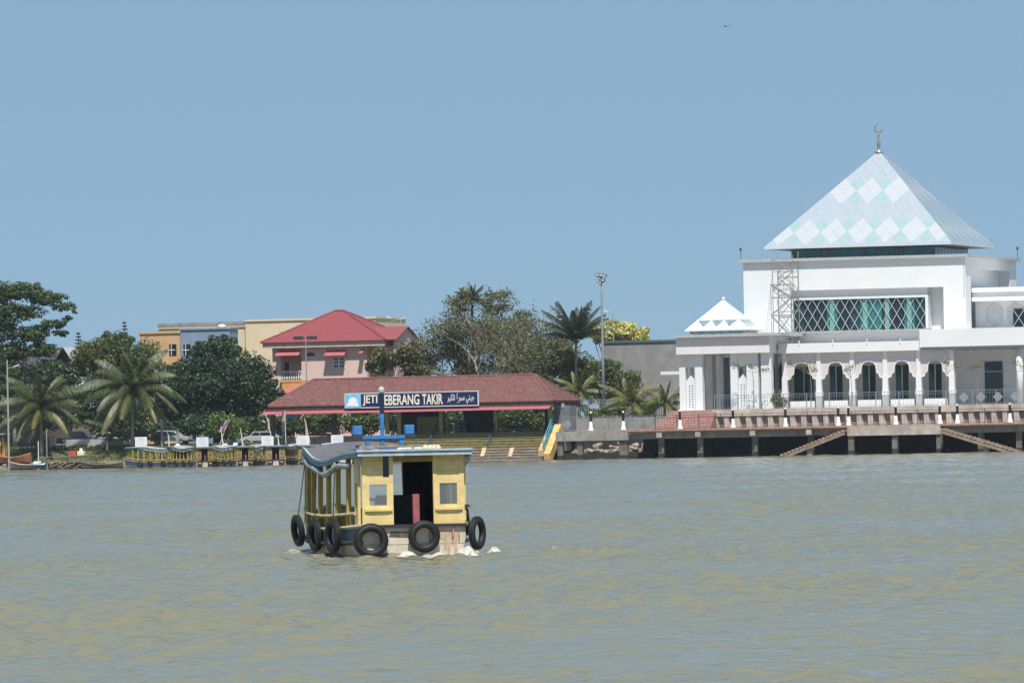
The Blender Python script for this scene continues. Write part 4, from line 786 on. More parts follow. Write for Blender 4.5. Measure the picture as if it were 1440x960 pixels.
        part(wf_, 'pane', bm().box(X(wa), X(wc), .022, .03, 1.2, 1.68), clear_glass())
        for j in range(4):
            a_ = .70 if sg < 0 else .56; part(t, 'plank', bm().box(X(1.09), X(a_), .014 + .003 * (j % 2), .05, 1.842 + j * .125, 1.842 + j * .125 + .12), yelp)
        if sg < 0: part(t, 'slit_pane', bm().box(X(.70), X(.56), .03, .04, 1.842, 2.34), glass_d)
    part(t, 'lintel', bm().box(-.47, .47, .0, .06, 2.18, 2.34), mat('lintel_brown', (.30, .21, .07), .7, .2, 4))
    part(t, 'curtain', bm().box(.13, 1.15, 1.55, 1.60, .45, 2.2), navyc); part(t, 'curtain_side', bm().box(.62, .66, .1, 1.5, .45, 2.2), navyc)
    part(t, 'engine_box', bm().box(-.55, .45, .75, 1.5, .42, 1.42), mat('engine_black', (.012, .013, .016), .7, .3, 5)); part(t, 'rudder_post', bm().beam((.05, -.02, .76), (.05, .0, 1.44), .15, .13), redpost, bevel=.01)
    # roof shell
    RS = [-.2 + 8.4 * i / 24 for i in range(25)]; M_ = 10; top = []; bot = []
    for k in RS:
        for j in range(M_ + 1):
            x = -1 + 2 * j / M_; z = ZE(k) + CAMB(k) * (1 - x * x); top.append((x * RW(k), k, z + .05)); bot.append((x * RW(k) * .985, k + (.02 if k < 0 else 0), z - .01))
    n = M_ + 1; N = len(top); f = [(i * n + j, i * n + j + 1, (i + 1) * n + j + 1, (i + 1) * n + j) for i in range(24) for j in range(M_)]
    f += [tuple(N + a for a in reversed(q_)) for q_ in f]
    roof = part(t, 'roof', bm().add(top + bot, f), roofg if near else mat('roof_pale_grey', (.30, .30, .30), .85, .25, 2, .2), True)
    for sg in (-1, 1):
        e = [(sg * RW(k), k, ZE(k) + .02) for k in RS]; up = bm(); lo = bm()
        for p, q_ in zip(e[:-1], e[1:]): up.beam((p[0], p[1], p[2] + .045), (q_[0], q_[1], q_[2] + .045), .04, .055); lo.beam((p[0], p[1], p[2] - .035), (q_[0], q_[1], q_[2] - .035), .035, .10)
        part(roof, 'edge_trim', up, pale if near else teal); part(roof, 'edge_board', lo, teal)
        cn = part(t, 'canvas_roll', bm().tube([(sg * (RW(k) - .04), k, ZE(k) - .17 - .04 * math.sin(k * 3.1) - .05 * math.sin(math.pi * min(1, k / 5.5))) for k in RS[2:18]], [.05 + .035 * abs(math.sin(i * .9)) for i in range(16)], 7), canv, True)
    part(roof, 'stern_trim', bm().box(-1.36, 1.36, -.24, -.19, 2.425, 2.475), pale); part(roof, 'stern_board', bm().box(-1.34, 1.34, -.225, -.185, 2.372, 2.424), teal); part(roof, 'stern_strip', bm().box(-1.34, 1.34, -.23, -.19, 2.325, 2.371), pale)
    part(roof, 'bow_trim', bm().beam((-.52, 8.2, ZE(8.2) + .05), (.52, 8.2, ZE(8.2) + .05), .05, .12), teal)
    if sign:
        zz = ZE(sign) + CAMB(sign); a = frame.to_euler().z; c, s_ = math.cos(-a - TH), math.sin(-a - TH)
        sb = part(t, 'number_board', bm().box(-.78, .78, -.04, .04, 0, 1.2), mat('board_white', (.72, .73, .75), .5, .05)); 
        sb.location = (.1, sign, zz + .02); sb.rotation_euler.z = -a - TH
        for j, (x0, x1) in enumerate(((-.3, .3), (-.5, .45), (-.35, .4), (-.55, .5))): part(sb, 'lettering', bm().box(x0, x1, -.046, -.041, .95 - j * .24, 1.0 - j * .24), mat('faint_grey_print', (.42, .43, .45), .6, .2)).location = (0, 0, 0)
        part(sb, 'board_brace', bm().beam((.7, .05, .05), (.5, .5, .02), .05).beam((-.7, .05, .05), (-.5, .5, .02), .05), darkm)
    if mast:
        for x, y_, hgt, ln in mast:
            zb = ZE(y_) + CAMB(y_); mp_ = part(t, 'roof_pole', bm().tube([(x, y_, zb), (x + ln, y_, zb + hgt)], [.10, .045], 7), mat('pole_white', (.66, .66, .64), .5, .1)); part(mp_, 'pole_foot', bm().box(x - .35, x + .35, y_ - .1, y_ + .1, zb, zb + .09), MATS['pole_white'])
    return t
def tyre(frame, c, axis, R, label, group, ropeto=None, cat='tyre', near=True):
    t = thing('tyre_fender', label, cat, tuple(c), group, frame); r = R * .225; part(t, 'tyre', bm().torus(c, axis, R - r, r, 28 if near else 14, 10 if near else 6, .95), rubber, True)
    if near:
        ax = Vector(axis).normalized()
        for k in (-1, 0, 1): part(t, 'tread_ring', bm().torus(Vector(c) + ax * (k * r * .42), axis, R - .006, .018, 28, 5), rubber, True)
    if ropeto: part(t, 'rope', bm().tube([Vector(c) + Vector((0, 0, R * .7)), (Vector(c) + Vector(ropeto)) / 2 + Vector((0, 0, -.02 + R * .35)), ropeto], .014, 5), rope)
    return t
NF = Matrix.Translation(BOAT) @ Matrix.Rotation(BY, 4, 'Z')
nf = ferry(NF, 'yellow wooden ferry with a slate blue band under way on the river', hullb, True)
# rust on the transom and plank seams
for i, (a, w_, z1_, z0_) in enumerate(((.60, .09, .60, .38), (.69, .07, .61, .16), (.76, .10, .60, .0), (.87, .06, .59, .25), (.93, .09, .61, .02), (1.03, .05, .58, .30))): part(nf, 'rust_stain', bm().add([(a, -.008, z1_), (a + w_, -.008, z1_ - .01), (a + w_ * .75, -.008, z0_), (a + w_ * .2, -.008, z0_ + .03)], [(0, 3, 2, 1)]), rust_ if i % 2 else mat('rust_pale', (.48, .34, .23), .85, .3, 7, dirt=.5, dirtcol=(.58, .5, .4)))
part(nf, 'scorch_mark', bm().add([(-.55, -.009, .60), (.0, -.009, .58), (.05, -.009, .45), (-.6, -.009, .48)], [(0, 3, 2, 1)]), mat('soot', (.10, .085, .075), .9, .5, 8, dirt=.5, dirtcol=(.5, .46, .4)))
for z in (.30,): part(nf, 'transom_seam', bm().box(-1.18, 1.18, -.0065, -.001, z, z + .012), mat('seam_brown', (.42, .35, .27), .9, .3))
part(nf, 'chain_plate', bm().beam((.93, -.03, .72), (.9, -.03, .45), .03), rust_); part(nf, 'rudder_strap', bm().beam((.35, -.02, .68), (.36, -.02, .3), .025), rust_)
# roof gear
mz = 2.38
part(nf, 'roof_plank', bm().box(-.75, .55, 2.2, 2.32, 2.50, 2.56), mat('weathered_timber', (.34, .28, .22), .85, .25, 6)); part(nf, 'roof_plank', bm().box(-.7, .5, 2.75, 2.85, 2.52, 2.58), MATS['weathered_timber'])
part(nf, 'roof_batten', bm().box(-1.05, -.12, 1.2, 1.5, 2.42, 2.50), blueb); part(nf, 'roof_batten', bm().box(-.75, .35, 1.75, 1.85, 2.44, 2.52), mat('batten_maroon', (.16, .05, .05), .7, .2))
mst = part(nf, 'mast', bm().tube([(-.12, 2.55, 2.5), (-.12, 2.55, 3.76)], .05, 8), blueb); part(mst, 'mast_top', bm().tube([(-.12, 2.55, 3.3), (-.12, 2.55, 3.77)], .053, 8), mat('mast_navy', (.012, .03, .07), .5, .2)); part(mst, 'mast_lamp', bm().lathe([(.05, 0), (.075, .04), (.075, .1), (.04, .16)], (-.12, 2.55, 3.77), 8), mat('lamp_pale', (.45, .5, .5), .3, .1))
cb = part(nf, 'crossbar', bm().box(-.68, .48, 2.48, 2.60, 2.72, 2.80), blueb)
for x in (-.72, .52):
    lb = part(nf, 'light_box', bm().box(x - .1, x + .1, 2.44, 2.66, 2.82, 3.03), blueb, bevel=.012); part(lb, 'box_base', bm().box(x - .11, x + .11, 2.43, 2.67, 2.74, 2.82), darkm)
for x in (-.48, .33): part(nf, 'crossbar_foot', bm().box(x - .05, x + .05, 2.5, 2.58, 2.5, 2.72), blueb)
cl = bm()
for i in range(9): cl.lathe([(.04, 0), (.09, .02), (.07, .05), (.02, .07)], (-.05 + i * .07 + random.uniform(-.03, .03), 1.1 + random.uniform(-.15, .15), 2.44), 6)
part(nf, 'white_rag', cl, mat('rag_white', (.66, .67, .7), .9, .1, 8, .3))
cl = bm()
for i in range(7): cl.lathe([(.05, 0), (.08, .04), (.05, .1), (.01, .13)], (.42 + i * .055, .6 + random.uniform(-.1, .1), 2.43), 6)
part(nf, 'cream_bundle', cl, mat('bundle_cream', (.60, .55, .42), .9, .15, 8, .3))
part(nf, 'roof_hook', bm().tube([(-1.1, .6, 2.47), (-.95, .2, 2.5), (-.78, -.1, 2.46)], .025, 5), steel)
for sg in (-1, 1): part(nf, 'canvas_end', bm().tube([(sg * 1.27, -.12, 2.33), (sg * 1.28, -.1, 2.2), (sg * 1.25, -.08, 2.12)], [.05, .06, .03], 7), canv, True)
part(nf, 'loose_cord', bm().tube([(1.27, -.1, 2.2), (1.24, -.1, 1.7), (1.3, -.05, 1.15)], .012, 5), canv); part(nf, 'side_bracket', bm().box(1.2, 1.36, .1, .5, 1.12, 1.18), darkm)
tyre(NF, (-1.05, -.16, .40), (0.05, 1, 0), .39, 'tyre fender standing below the left stern window panel of the moving ferry', 'tyre fenders of the moving ferry', (-.95, -.05, .78))
tyre(NF, (.20, -.15, .47), (-.05, 1, .06), .36, 'tyre fender in the middle of the stern below the ferry doorway', 'tyre fenders of the moving ferry', (.3, -.05, .78))
tyre(NF, (1.48, -.02, .52), (-.78, .62, 0), .375, 'tyre fender wrapping the rusty stern corner of the moving ferry', 'tyre fenders of the moving ferry', (1.2, .05, .8))
tyre(NF, (1.42, .75, .80), (1, -.2, .1), .33, 'tyre fender half hidden behind the one at the rusty stern corner', 'tyre fenders of the moving ferry')
tyre(NF, (-1.56, 1.55, .50), (1, .18, 0), .385, 'tyre fender on the blue banded side next to the stern corner', 'tyre fenders of the moving ferry', (-1.5, 1.5, 2.05))
tyre(NF, (-1.58, 3.4, .50), (1, .15, .05), .37, 'tyre fender on the blue banded side, second from the stern corner', 'tyre fenders of the moving ferry', (-1.5, 3.5, 2.1))
tyre(NF, (-1.70, 4.75, .60), (1, .1, .1), .365, 'tyre fender hanging on a long rope farthest up the blue banded side', 'tyre fenders of the moving ferry', (-1.44, 4.9, 2.4))
def moored(p, v, yaw, label, band, sign=None, mast=None, tyres=(), s=.9):
    fr = WFM @ Matrix.Translation((qu(p, v, 655), v, 0)) @ Matrix.Rotation(math.radians(yaw), 4, 'Z'); ferry(fr, label, band, False, 'ferries moored at the bank', sign, mast, s)
    sm_ = fr @ Matrix.Scale(s, 4)
    for x, y_ in tyres:
        c = Vector((x, y_, .42)) * s; tyre(fr, c, (0, 1, .1) if abs(y_) < .4 else (1, .1, .1), .36, 'small black tyre fender hanging on a moored yellow ferry', 'tyre fenders of the moored ferries', near=False)
P_ = [(-1.58, .9), (-1.62, 2.4), (-1.62, 4.2), (-.8, -.2), (.7, -.2)]
moored(262, -4.0, 84, 'moored ferry with a bright blue hull band lying along the bank beside the coconut palms', hullbb, 6.2, ((.2, 2.4, 1.7, -.1),), P_[:3] + [(-1.5, 5.6)])
moored(288, -8.2, 52, 'moored yellow ferry overlapping the stern of the blue banded one', hullb, .6, None, P_)
moored(345, -8.2, 50, 'moored yellow ferry with two white roof poles beside a draped striped flag', hullbb, None, ((-.4, 4.6, 1.9, -.25), (.3, 1.0, 2.2, -.3)), P_)
moored(388, -8.2, 40, 'moored yellow ferry before the shrub, white number board at mid roof', hullb, 3.0, ((.5, .2, 1.3, -.1),), P_)
moored(434, -8.2, 33, 'moored ferry partly hidden by the moving ferry, under the end of the terminal roof', hullb, 2.9, ((-.5, 3.6, 1.6, -.2),), P_)
moored(482, -8.4, 33, 'moored ferry mostly hidden behind the moving ferry below the terminal', hullb, 2.9, ((.3, 1.2, 1.4, -.1),), P_[:2])
# bundles lying on the moored roofs
for p, y_, r_, lab, c_ in ((250, 625, .3, 'white bundle lying low on a ferry roof edge', (.6, .6, .58)), (331, 623, .28, 'white sack between the roof poles of a moored ferry', (.62, .62, .6)), (318, 624, .25, 'pale rope coil on a moored ferry roof', (.5, .48, .42))):
    x = qu(p, -4.5, y_); z = qz(p, y_, -4.5); b = bm().lathe([(r_ * .8, -r_), (r_ * 1.1, -.6 * r_), (r_ * 1.0, -.1 * r_), (r_ * .7, r_ * .3), (r_ * .35, r_ * .45)], (x, -4.5, z - .1), 8); b.v = [(a + random.uniform(-.12, .12), c + random.uniform(-.08, .08), d + random.uniform(-.14, .14)) for a, c, d in b.v]
    single('cloth_bundle', lab, 'bundle', (x, -4.5, z - r_), b, mat('bundle_%d' % p, c_, .9, .25, 5, .3), smooth=True)
# ------------------------------------------------------------------ flags
flagm = bpy.data.materials.new('striped_flag'); flagm.use_nodes = True; _n = flagm.node_tree; _b = _n.nodes['Principled BSDF']; _b.inputs['Roughness'].default_value = .85
_tc = _n.nodes.new('ShaderNodeTexCoord'); _sp = _n.nodes.new('ShaderNodeSeparateXYZ'); _n.links.new(_tc.outputs['UV'], _sp.inputs[0]); _m = _n.nodes.new('ShaderNodeMath'); _m.operation = 'MULTIPLY'; _m.inputs[1].default_value = 7; _n.links.new(_sp.outputs[1], _m.inputs[0])
_fr = _n.nodes.new('ShaderNodeMath'); _fr.operation = 'FRACT'; _n.links.new(_m.outputs[0], _fr.inputs[0]); _g = _n.nodes.new('ShaderNodeMath'); _g.operation = 'GREATER_THAN'; _g.inputs[1].default_value = .5; _n.links.new(_fr.outputs[0], _g.inputs[0])
_mx = _n.nodes.new('ShaderNodeMix'); _mx.data_type = 'RGBA'; _mx.inputs[6].default_value = (.55, .10, .12, 1); _mx.inputs[7].default_value = (.68, .62, .60, 1); _n.links.new(_g.outputs[0], _mx.inputs[0])
_c1 = _n.nodes.new('ShaderNodeMath'); _c1.operation = 'GREATER_THAN'; _c1.inputs[1].default_value = .46; _n.links.new(_sp.outputs[1], _c1.inputs[0]); _c2 = _n.nodes.new('ShaderNodeMath'); _c2.operation = 'LESS_THAN'; _c2.inputs[1].default_value = .5; _n.links.new(_sp.outputs[0], _c2.inputs[0])
_c3 = _n.nodes.new('ShaderNodeMath'); _c3.operation = 'MULTIPLY'; _n.links.new(_c1.outputs[0], _c3.inputs[0]); _n.links.new(_c2.outputs[0], _c3.inputs[1]); _m2 = _n.nodes.new('ShaderNodeMix'); _m2.data_type = 'RGBA'; _m2.inputs[7].default_value = (.03, .04, .16, 1); _n.links.new(_c3.outputs[0], _m2.inputs[0]); _n.links.new(_mx.outputs[2], _m2.inputs[6]); _n.links.new(_m2.outputs[2], _b.inputs['Base Color'])
def flag(label, p0, y0, p1, y1, v, corners, droop=.2, group='flags on the moored ferries'):
    a = (qu(p0, v, y0), v, qz(p0, y0, v)); b_ = (qu(p1, v, y1), v, qz(p1, y1, v)); t = thing('flag', label, 'flag', a, group); part(t, 'flag_pole', bm().tube([a, b_], .04, 6), MATS['pole_white'] if 'pole_white' in MATS else whitep)
    C4 = [Vector((qu(x, v, y), v, qz(x, y, v))) for x, y in corners]; N = 10; vs = []; uv = []
    for j in range(N + 1):
        for i in range(N + 1):
            s_, t_ = i / N, j / N; p = (C4[0] * (1 - s_) + C4[1] * s_) * (1 - t_) + (C4[3] * (1 - s_) + C4[2] * s_) * t_; p.y += droop * math.sin(s_ * 7 + t_ * 3) - .06; vs.append(p); uv.append((s_, 1 - t_))
    mb = bm().add(vs, [(j * 11 + i, (j + 1) * 11 + i, (j + 1) * 11 + i + 1, j * 11 + i + 1) for j in range(N) for i in range(N)]); me = mb.mesh(BASE[t.name], True); ul = me.uv_layers.new(name='UVMap')
    for l in me.loops: ul.data[l.index].uv = uv[l.vertex_index]
    part(t, 'cloth', me, flagm)
flag('striped flag spread with its dark blue canton up before the light green shrub', 309, 625, 322, 588, -4.5, [(313, 590.5), (323, 592), (316, 606), (307.5, 608)])
flag('narrow striped flag furled on a leaning pole under the terminal awning end', 384, 624, 374, 582, -4.5, [(375, 584), (378.5, 590), (380, 606), (377, 603)], .1)
flag('long furled pale red flag beside the number board below the terminal awning', 436, 622, 428, 588, -4.5, [(428, 589), (430.5, 592), (433.5, 618), (430, 612)], .1)
flag('knotted white and red flag on a thin grey pole before the blue board', 402, 624, 400.5, 577, -4.5, [(397, 579), (402, 577), (401, 590), (397, 594)], .12)
# ================================================================== LAMPS, MASTS
def lampmast():
    v = 16; t = thing('floodlight_mast', 'tall grey floodlight mast rising above the grey fence', 'light mast', (qu(849.5, v, 590), v, 4.55)); x0, x1 = qu(849.5, v, 590), qu(846.8, v, 385); z1 = qz(847, 388, v); z0 = 4.55
    part(t, 'pole', bm().tube([(x0, v, z0), (x0, v, z0 + 7), (x0, v, z1 - 2), (x0, v, z1)], [.19, .17, .10, .08], 10), steel, True); part(t, 'collar', bm().lathe([(.24, 0), (.24, .5), (.17, .6)], (x0, v, z0), 10), steel)
    part(t, 'head_frame', bm().box(x0 - .45, x0 + .45, v - .06, v + .06, z1 - .15, z1 - .05).box(x0 - .35, x0 + .35, v - .06, v + .06, z1 - .75, z1 - .65), darkm)
    for i, (dx, dz, r) in enumerate(((-.4, .1, .26), (.05, .05, .26), (.42, -.05, .22), (-.33, -.55, .2), (.25, -.5, .22), (-.1, -.8, .18))):
        l = part(t, 'floodlight', bm().box(x0 + dx - r, x0 + dx + r, v - .28, v + .02, z1 + dz - .12, z1 + dz + .2), darkm); part(l, 'lens', bm().box(x0 + dx - r * .8, x0 + dx + r * .8, v - .31, v - .282, z1 + dz - .07, z1 + dz + .14), mat('lens', (.5, .52, .55), .2, .1))
lampmast()
def streetlamp(label, p, ytop, v, zbase, arm, ybottom=None):
    x = qu(p, v, ytop); z = qz(p, ytop, v); t = thing('street_lamp', label, 'street lamp', (x, v, zbase)); part(t, 'pole', bm().tube([(x, v, zbase), (x, v, z)], [.13, .08], 8), mat('lamp_pole_grey', (.34, .35, .33), .6, .1))
    za_ = z - 1.0 if arm[2] else z; part(t, 'arm', bm().tube([(x, v, za_), (x + arm[0], v, za_ + arm[1])], .045, 6), MATS['lamp_pole_grey'])
    e = (x + arm[0], v, za_ + arm[1]); d = .55 if arm[0] > 0 else -.55; part(t, 'lamp_head', bm().beam((e[0] - d * .2, v, e[2] - .02), (e[0] + d, v, e[2] + .16), .22, .12), mat('lamp_head_pale', (.72, .72, .70), .4, .05))
streetlamp('grey street lamp on a concrete pole at the water edge by the orange boat', 10, 506, -1, -.6, (.9, .25, True))
streetlamp('street lamp showing its pale head above the red gable roof', 551, 452, 60, GZ, (1.2, .3, False)); streetlamp('street lamp with its pale head right of the red gable', 563, 449.5, 66, GZ, (-1.2, .25, False)); streetlamp('street lamp head just above the yellow flowering tree', 862, 441, 56, GZ, (-.6, .25, False))
v = 18; x = qu(431, v, 530); t = thing('floodlight_pole', 'slim pole with a crossbar of four floodlights before the pink house', 'light pole', (x, v, GZ)); z1 = qz(431, 474, v)
part(t, 'pole', bm().tube([(x, v, GZ), (x, v, z1 + .2)], [.09, .06], 8), steel); part(t, 'crossbar', bm().box(x - 1.2, x + 1.2, v - .04, v + .04, z1 - .1, z1), darkm)
for dx in (-1.15, -.55, .5, 1.1): part(t, 'floodlight', bm().box(x + dx - .28, x + dx + .28, v - .3, v - .05, z1 - .28, z1 + .12), darkm)
# ================================================================== CARS
carg = mat('car_glass', (.02, .025, .03), .08, .1); tyr = rubber
def car(label, p, v, z, col, L=4.4, Hh=1.6, flip=1, suv=True, pick=False):
    x = qu(p, v, 615); t = thing('parked_car', label, 'car', (x, v, z), 'cars parked behind the bank'); S_ = lambda d: x + flip * d * L / 4.4
    body = [(-2.2, .45), (-2.15, .85), (-1.25, 1.02), (2.1, 1.02), (2.2, .75), (2.18, .4)]; cab = [(-1.2, 1.0), (-.55, 1.0 + .55 * Hh / 1.6), (.2, Hh), (1.5, Hh), (2.0, 1.0)] if not pick else [(-1.2, 1.0), (-.6, Hh), (.5, Hh), (.7, 1.0)]
    def pr(poly): 
        P0 = [(S_(a), z + b) for a, b in poly]; return P0 if flip < 0 else P0[::-1]
    b = part(t, 'body', bm().prism(pr(body)[::-1], v - .85, v + .85), col, bevel=.06); part(t, 'cabin', bm().prism(pr(cab)[::-1], v - .72, v + .72), col, bevel=.05)
    gl = [(-.95, 1.05), (-.45, 1.0 + .45 * Hh / 1.6), (.15, Hh - .1), (.15, 1.05)] if not pick else [(-1.0, 1.05), (-.55, Hh - .12), (-.1, Hh - .12), (-.1, 1.05)]; g2 = [(.25, 1.05), (.25, Hh - .1), (1.42, Hh - .1), (1.75, 1.05)] if not pick else [(0, 1.05), (0, Hh - .12), (.42, Hh - .12), (.55, 1.05)]
    for g_ in (gl, g2): part(t, 'side_window', bm().prism(pr(g_)[::-1], v - .745, v - .722), carg)
    for d in (-1.4, 1.4):
        w_ = part(t, 'wheel', bm().torus((S_(d), v - .8, z + .33), (0, 1, 0), .24, .1, 16, 8), tyr, True); part(w_, 'rim', bm().tube([(S_(d), v - .86, z + .33), (S_(d), v - .76, z + .33)], .17, 10), steel)
        part(t, 'wheel', bm().torus((S_(d), v + .8, z + .33), (0, 1, 0), .24, .1, 16, 8), tyr, True)
    part(t, 'headlight', boxm(S_(-2.19), S_(-2.05), v - .8, v - .5, z + .66, z + .82), MATS['lens']); part(t, 'bumper', boxm(S_(-2.24), S_(-2.1), v - .82, v + .82, z + .35, z + .55), darkm)
silver = mat('car_silver', (.34, .37, .37), .3, .05, coat=.5); 
car('silver estate car parked behind the moored blue banded ferry', 241, 9.5, 2.5, silver, 4.6, 1.62, -1)
car('black pickup truck parked behind the coconut palm at the bank', 112, 12, 2.5, mat('car_black', (.02, .023, .028), .25, .1, coat=.5), 5.2, 1.75, -1, pick=True)
car('white car with its roof showing beside the light green shrub', 366, 13.5, 2.3, mat('car_white', (.42, .42, .42), .3, .03, coat=.5), 4.2, 1.5, 1)
car('pale car half hidden by palm fronds behind the black pickup', 146, 15, 2.5, silver, 4.3, 1.55, 1)
def moto(label, p, v, z, col):
    x = qu(p, v, 605); t = thing('motorcycle', label, 'motorcycle', (x, v, z), 'motorcycles in the terminal')
    for d in (-.6, .6): part(t, 'wheel', bm().torus((x + d, v, z + .28), (0, 1, .0), .23, .05, 16, 6), rubber, True)
    part(t, 'body', bm().prism([(x - .55, z + .4), (x + .3, z + .35), (x + .45, z + .7), (x + .1, z + .65), (x - .6, z + .78)], v - .12, v + .12), col, bevel=.03); part(t, 'seat', bm().box(x - .6, x + .1, v - .13, v + .13, z + .76, z + .86), darkm, bevel=.03)
    part(t, 'fork', bm().tube([(x + .6, v, z + .28), (x + .38, v, z + 1.0)], .03, 6), steel); part(t, 'handlebar', bm().tube([(x + .38, v - .32, z + 1.05), (x + .36, v, z + 1.0), (x + .38, v + .32, z + 1.05)], .02, 6), darkm)
    for s_ in (-1, 1): part(t, 'mirror', bm().box(x + .36, x + .5, v + s_ * .34 - .02, v + s_ * .34 + .02, z + 1.18, z + 1.28), MATS['lens'])
moto('dark motorcycle parked under the blue panel of the terminal', 418, 7.6, JF - .1, darkm); moto('navy motorcycle parked by the brown terminal post', 391, 8.2, JF - .1, hullbb); moto('dark motorcycle parked in the gap before the shrubs behind the terminal', 724, 12.5, JF, darkm)
# ================================================================== LEFT BANK CLUTTER
def smallboat(label, p0, p1, yg, v, zr, m_out, m_in, yaw=0, w_=.55, depth=.55):
    a, c = qu(p0, v, yg), qu(p1, v, yg); L = c - a; t = thing('rowing_boat', label, 'boat', ((a + c) / 2, v, zr)); secs = []; n = 12
    for i in range(n + 1):
        k = i / n; hw_ = w_ * (math.sin(math.pi * min(max(k, .02), .98)) ** .6); sh = zr + depth * (.75 + .5 * (2 * k - 1) ** 2); yy = v + yaw * (k - .5) * L
        secs.append([(a + L * k, yy - hw_, sh), (a + L * k, yy - hw_ * .75, zr + .15), (a + L * k, yy, zr), (a + L * k, yy + hw_ * .75, zr + .15), (a + L * k, yy + hw_, sh)])
    V = [p for s_ in secs for p in s_]; o = part(t, 'hull', bm().add(V, [(i * 5 + j, (i + 1) * 5 + j, (i + 1) * 5 + j + 1, i * 5 + j + 1) for i in range(n) for j in range(4)]), m_out); sd = o.modifiers.new('thick', 'SOLIDIFY'); sd.thickness = .04
    for sg in (0, 4): part(o, 'gunwale', bm().tube([s_[sg] for s_ in secs], .045, 6), m_in)
    for k in (4, 8): s_ = secs[k]; part(t, 'thwart', bm().beam((s_[0][0], s_[0][1], s_[0][2] - .12), (s_[4][0], s_[4][1], s_[4][2] - .12), .22, .04), m_in)
    part(t, 'floor_board', bm().add([secs[k][j] for k in range(1, 12) for j in (1, 3)], [(2 * i, 2 * i + 1, 2 * i + 3, 2 * i + 2) for i in range(10)]), m_in); return t
smallboat('orange painted wooden boat drawn up beside the lamp pole', -8, 43, 636, 1.6, .75, mat('boat_brown', (.24, .10, .06), .7, .2), mat('boat_orange', (.62, .24, .08), .7, .2), depth=.9, w_=.8)
smallboat('long grey plank boat with a blue and white bow cover at the water edge', 14, 66, 650, -1.0, .05, mat('boat_grey', (.13, .12, .11), .85, .3), mat('boat_cream', (.50, .42, .34), .8, .2), depth=.7)
smallboat('shallow dark boat lying under the plank landing', 118, 176, 652, -2.0, .0, woodd, mat('boat_dim', (.2, .17, .13), .8, .2), depth=.6)
bt = thing('bow_cover', 'pale blue and white tarpaulin over the bow of the grey plank boat', 'tarpaulin', (qu(58, -1, 648), -1, .5)); part(bt, 'sheet', bm().prism_x([(-1.55, .55), (-1.0, .95), (-.45, .55), (-1.0, .85)], qu(48, -1, 648), qu(65, -1, 648)), mat('tarp_blue', (.36, .56, .66), .8, .25, 3))
cab = thing('wheelhouse', 'small wheelhouse of an old boat with a zinc roof behind the orange boat', 'shelter', (qu(2, 3, 625), 3, 1.2)); part(cab, 'roof', boxm(qu(-15, 3), qu(11, 3), 2.4, 4.6, qz(2, 610, 3) - .1, qz(2, 610, 3) + .08), zinc)
for p in (-8, 3, 9): part(cab, 'post', boxm(qu(p, 3) - .06, qu(p, 3) + .06, 2.6, 2.75, 1.2, qz(2, 610, 3) - .1), woodd)
part(cab, 'side_panel', boxm(qu(-12, 3), qu(10, 3), 2.62, 2.7, 1.25, qz(2, 621, 3)), mat('panel_ochre', (.45, .30, .10), .7, .2))
pl = thing('plank_landing', 'ramshackle plank landing on poles at the water edge', 'landing stage', (qu(95, 0, 650), 0, 0)); 
for i in range(11):
    p = 64 + i * 7.2; x = qu(p, 0, 642); part(pl, 'plank', bm().box(x, x + .5, -1.6 + random.uniform(-.2, .2), 1.4, qz(p, 642, 0) + .25 * (i / 10) - .08, qz(p, 642, 0) + .25 * (i / 10)), mat('old_plank', (.27, .22, .16), .9, .3, 5, .2))
for p in (68, 80, 95, 108, 121, 134): x = qu(p, -1.2, 650); part(pl, 'leg', bm().tube([(x, -1.2, -.6), (x + random.uniform(-.3, .3), -1.1, .9)], .06, 6), woodd)
for i in range(6): part(pl, 'brace', bm().beam((qu(70 + i * 11, -1.5, 650), -1.45, random.uniform(.05, .3)), (qu(82 + i * 11, -1.5, 650), -1.4, random.uniform(.3, .75)), .09), MATS['old_plank'])
for p, yt in ((54, 620), (66, 603)):
    x = qu(p, -1.3, 650); single('mooring_stake', 'thin %s mooring stake standing in the shallows' % ('pale' if p == 54 else 'tall grey'), 'stake', (x, -1.3, -.6), bm().tube([(x, -1.3, -.6), (x + .03, -1.3, qz(p, yt, -1.3))], .055, 6), greyp if p == 66 else whitep)
cx = qu(104, .4, 636); single('cool_box', 'red cool box standing on the plank landing', 'box', (cx, .4, 1.35), bm().box(cx - .5, cx + .35, .1, .7, 1.35, 2.0), mat('box_red', (.55, .07, .05), .5, .1), bevel=.05)
cx = qu(114, .4, 636); jc = thing('jerry_can', 'cream plastic drum with a narrow neck beside the red cool box', 'drum', (cx, .4, 1.35)); part(jc, 'drum_body', bm().box(cx - .38, cx + .42, .1, .7, 1.35, 1.98), mat('plastic_cream', (.70, .66, .52), .5, .05), bevel=.08); part(jc, 'neck', bm().lathe([(.2, 1.98), (.2, 2.2), (.12, 2.3)], (cx, .4, 0), 10), MATS['plastic_cream'])
cx = qu(82, 6, 620); tb = thing('table', 'low white topped table on the grass behind the landing', 'table', (cx, 6, 2.1)); part(tb, 'table_top', boxm(cx - .7, cx + .7, 5.6, 6.4, 2.75, 2.82), whitep)
for dx in (-.6, .6):
    for dv in (5.7, 6.3): part(tb, 'leg', boxm(cx + dx - .04, cx + dx + .04, dv - .04, dv + .04, 2.1, 2.75), darkm)
rb = [mat('rubbish_white', (.6, .6, .58), .7, .2), mat('rubbish_tan', (.45, .33, .22), .8, .3), mat('rubbish_pink', (.5, .25, .2), .8, .2), woodd, conc]
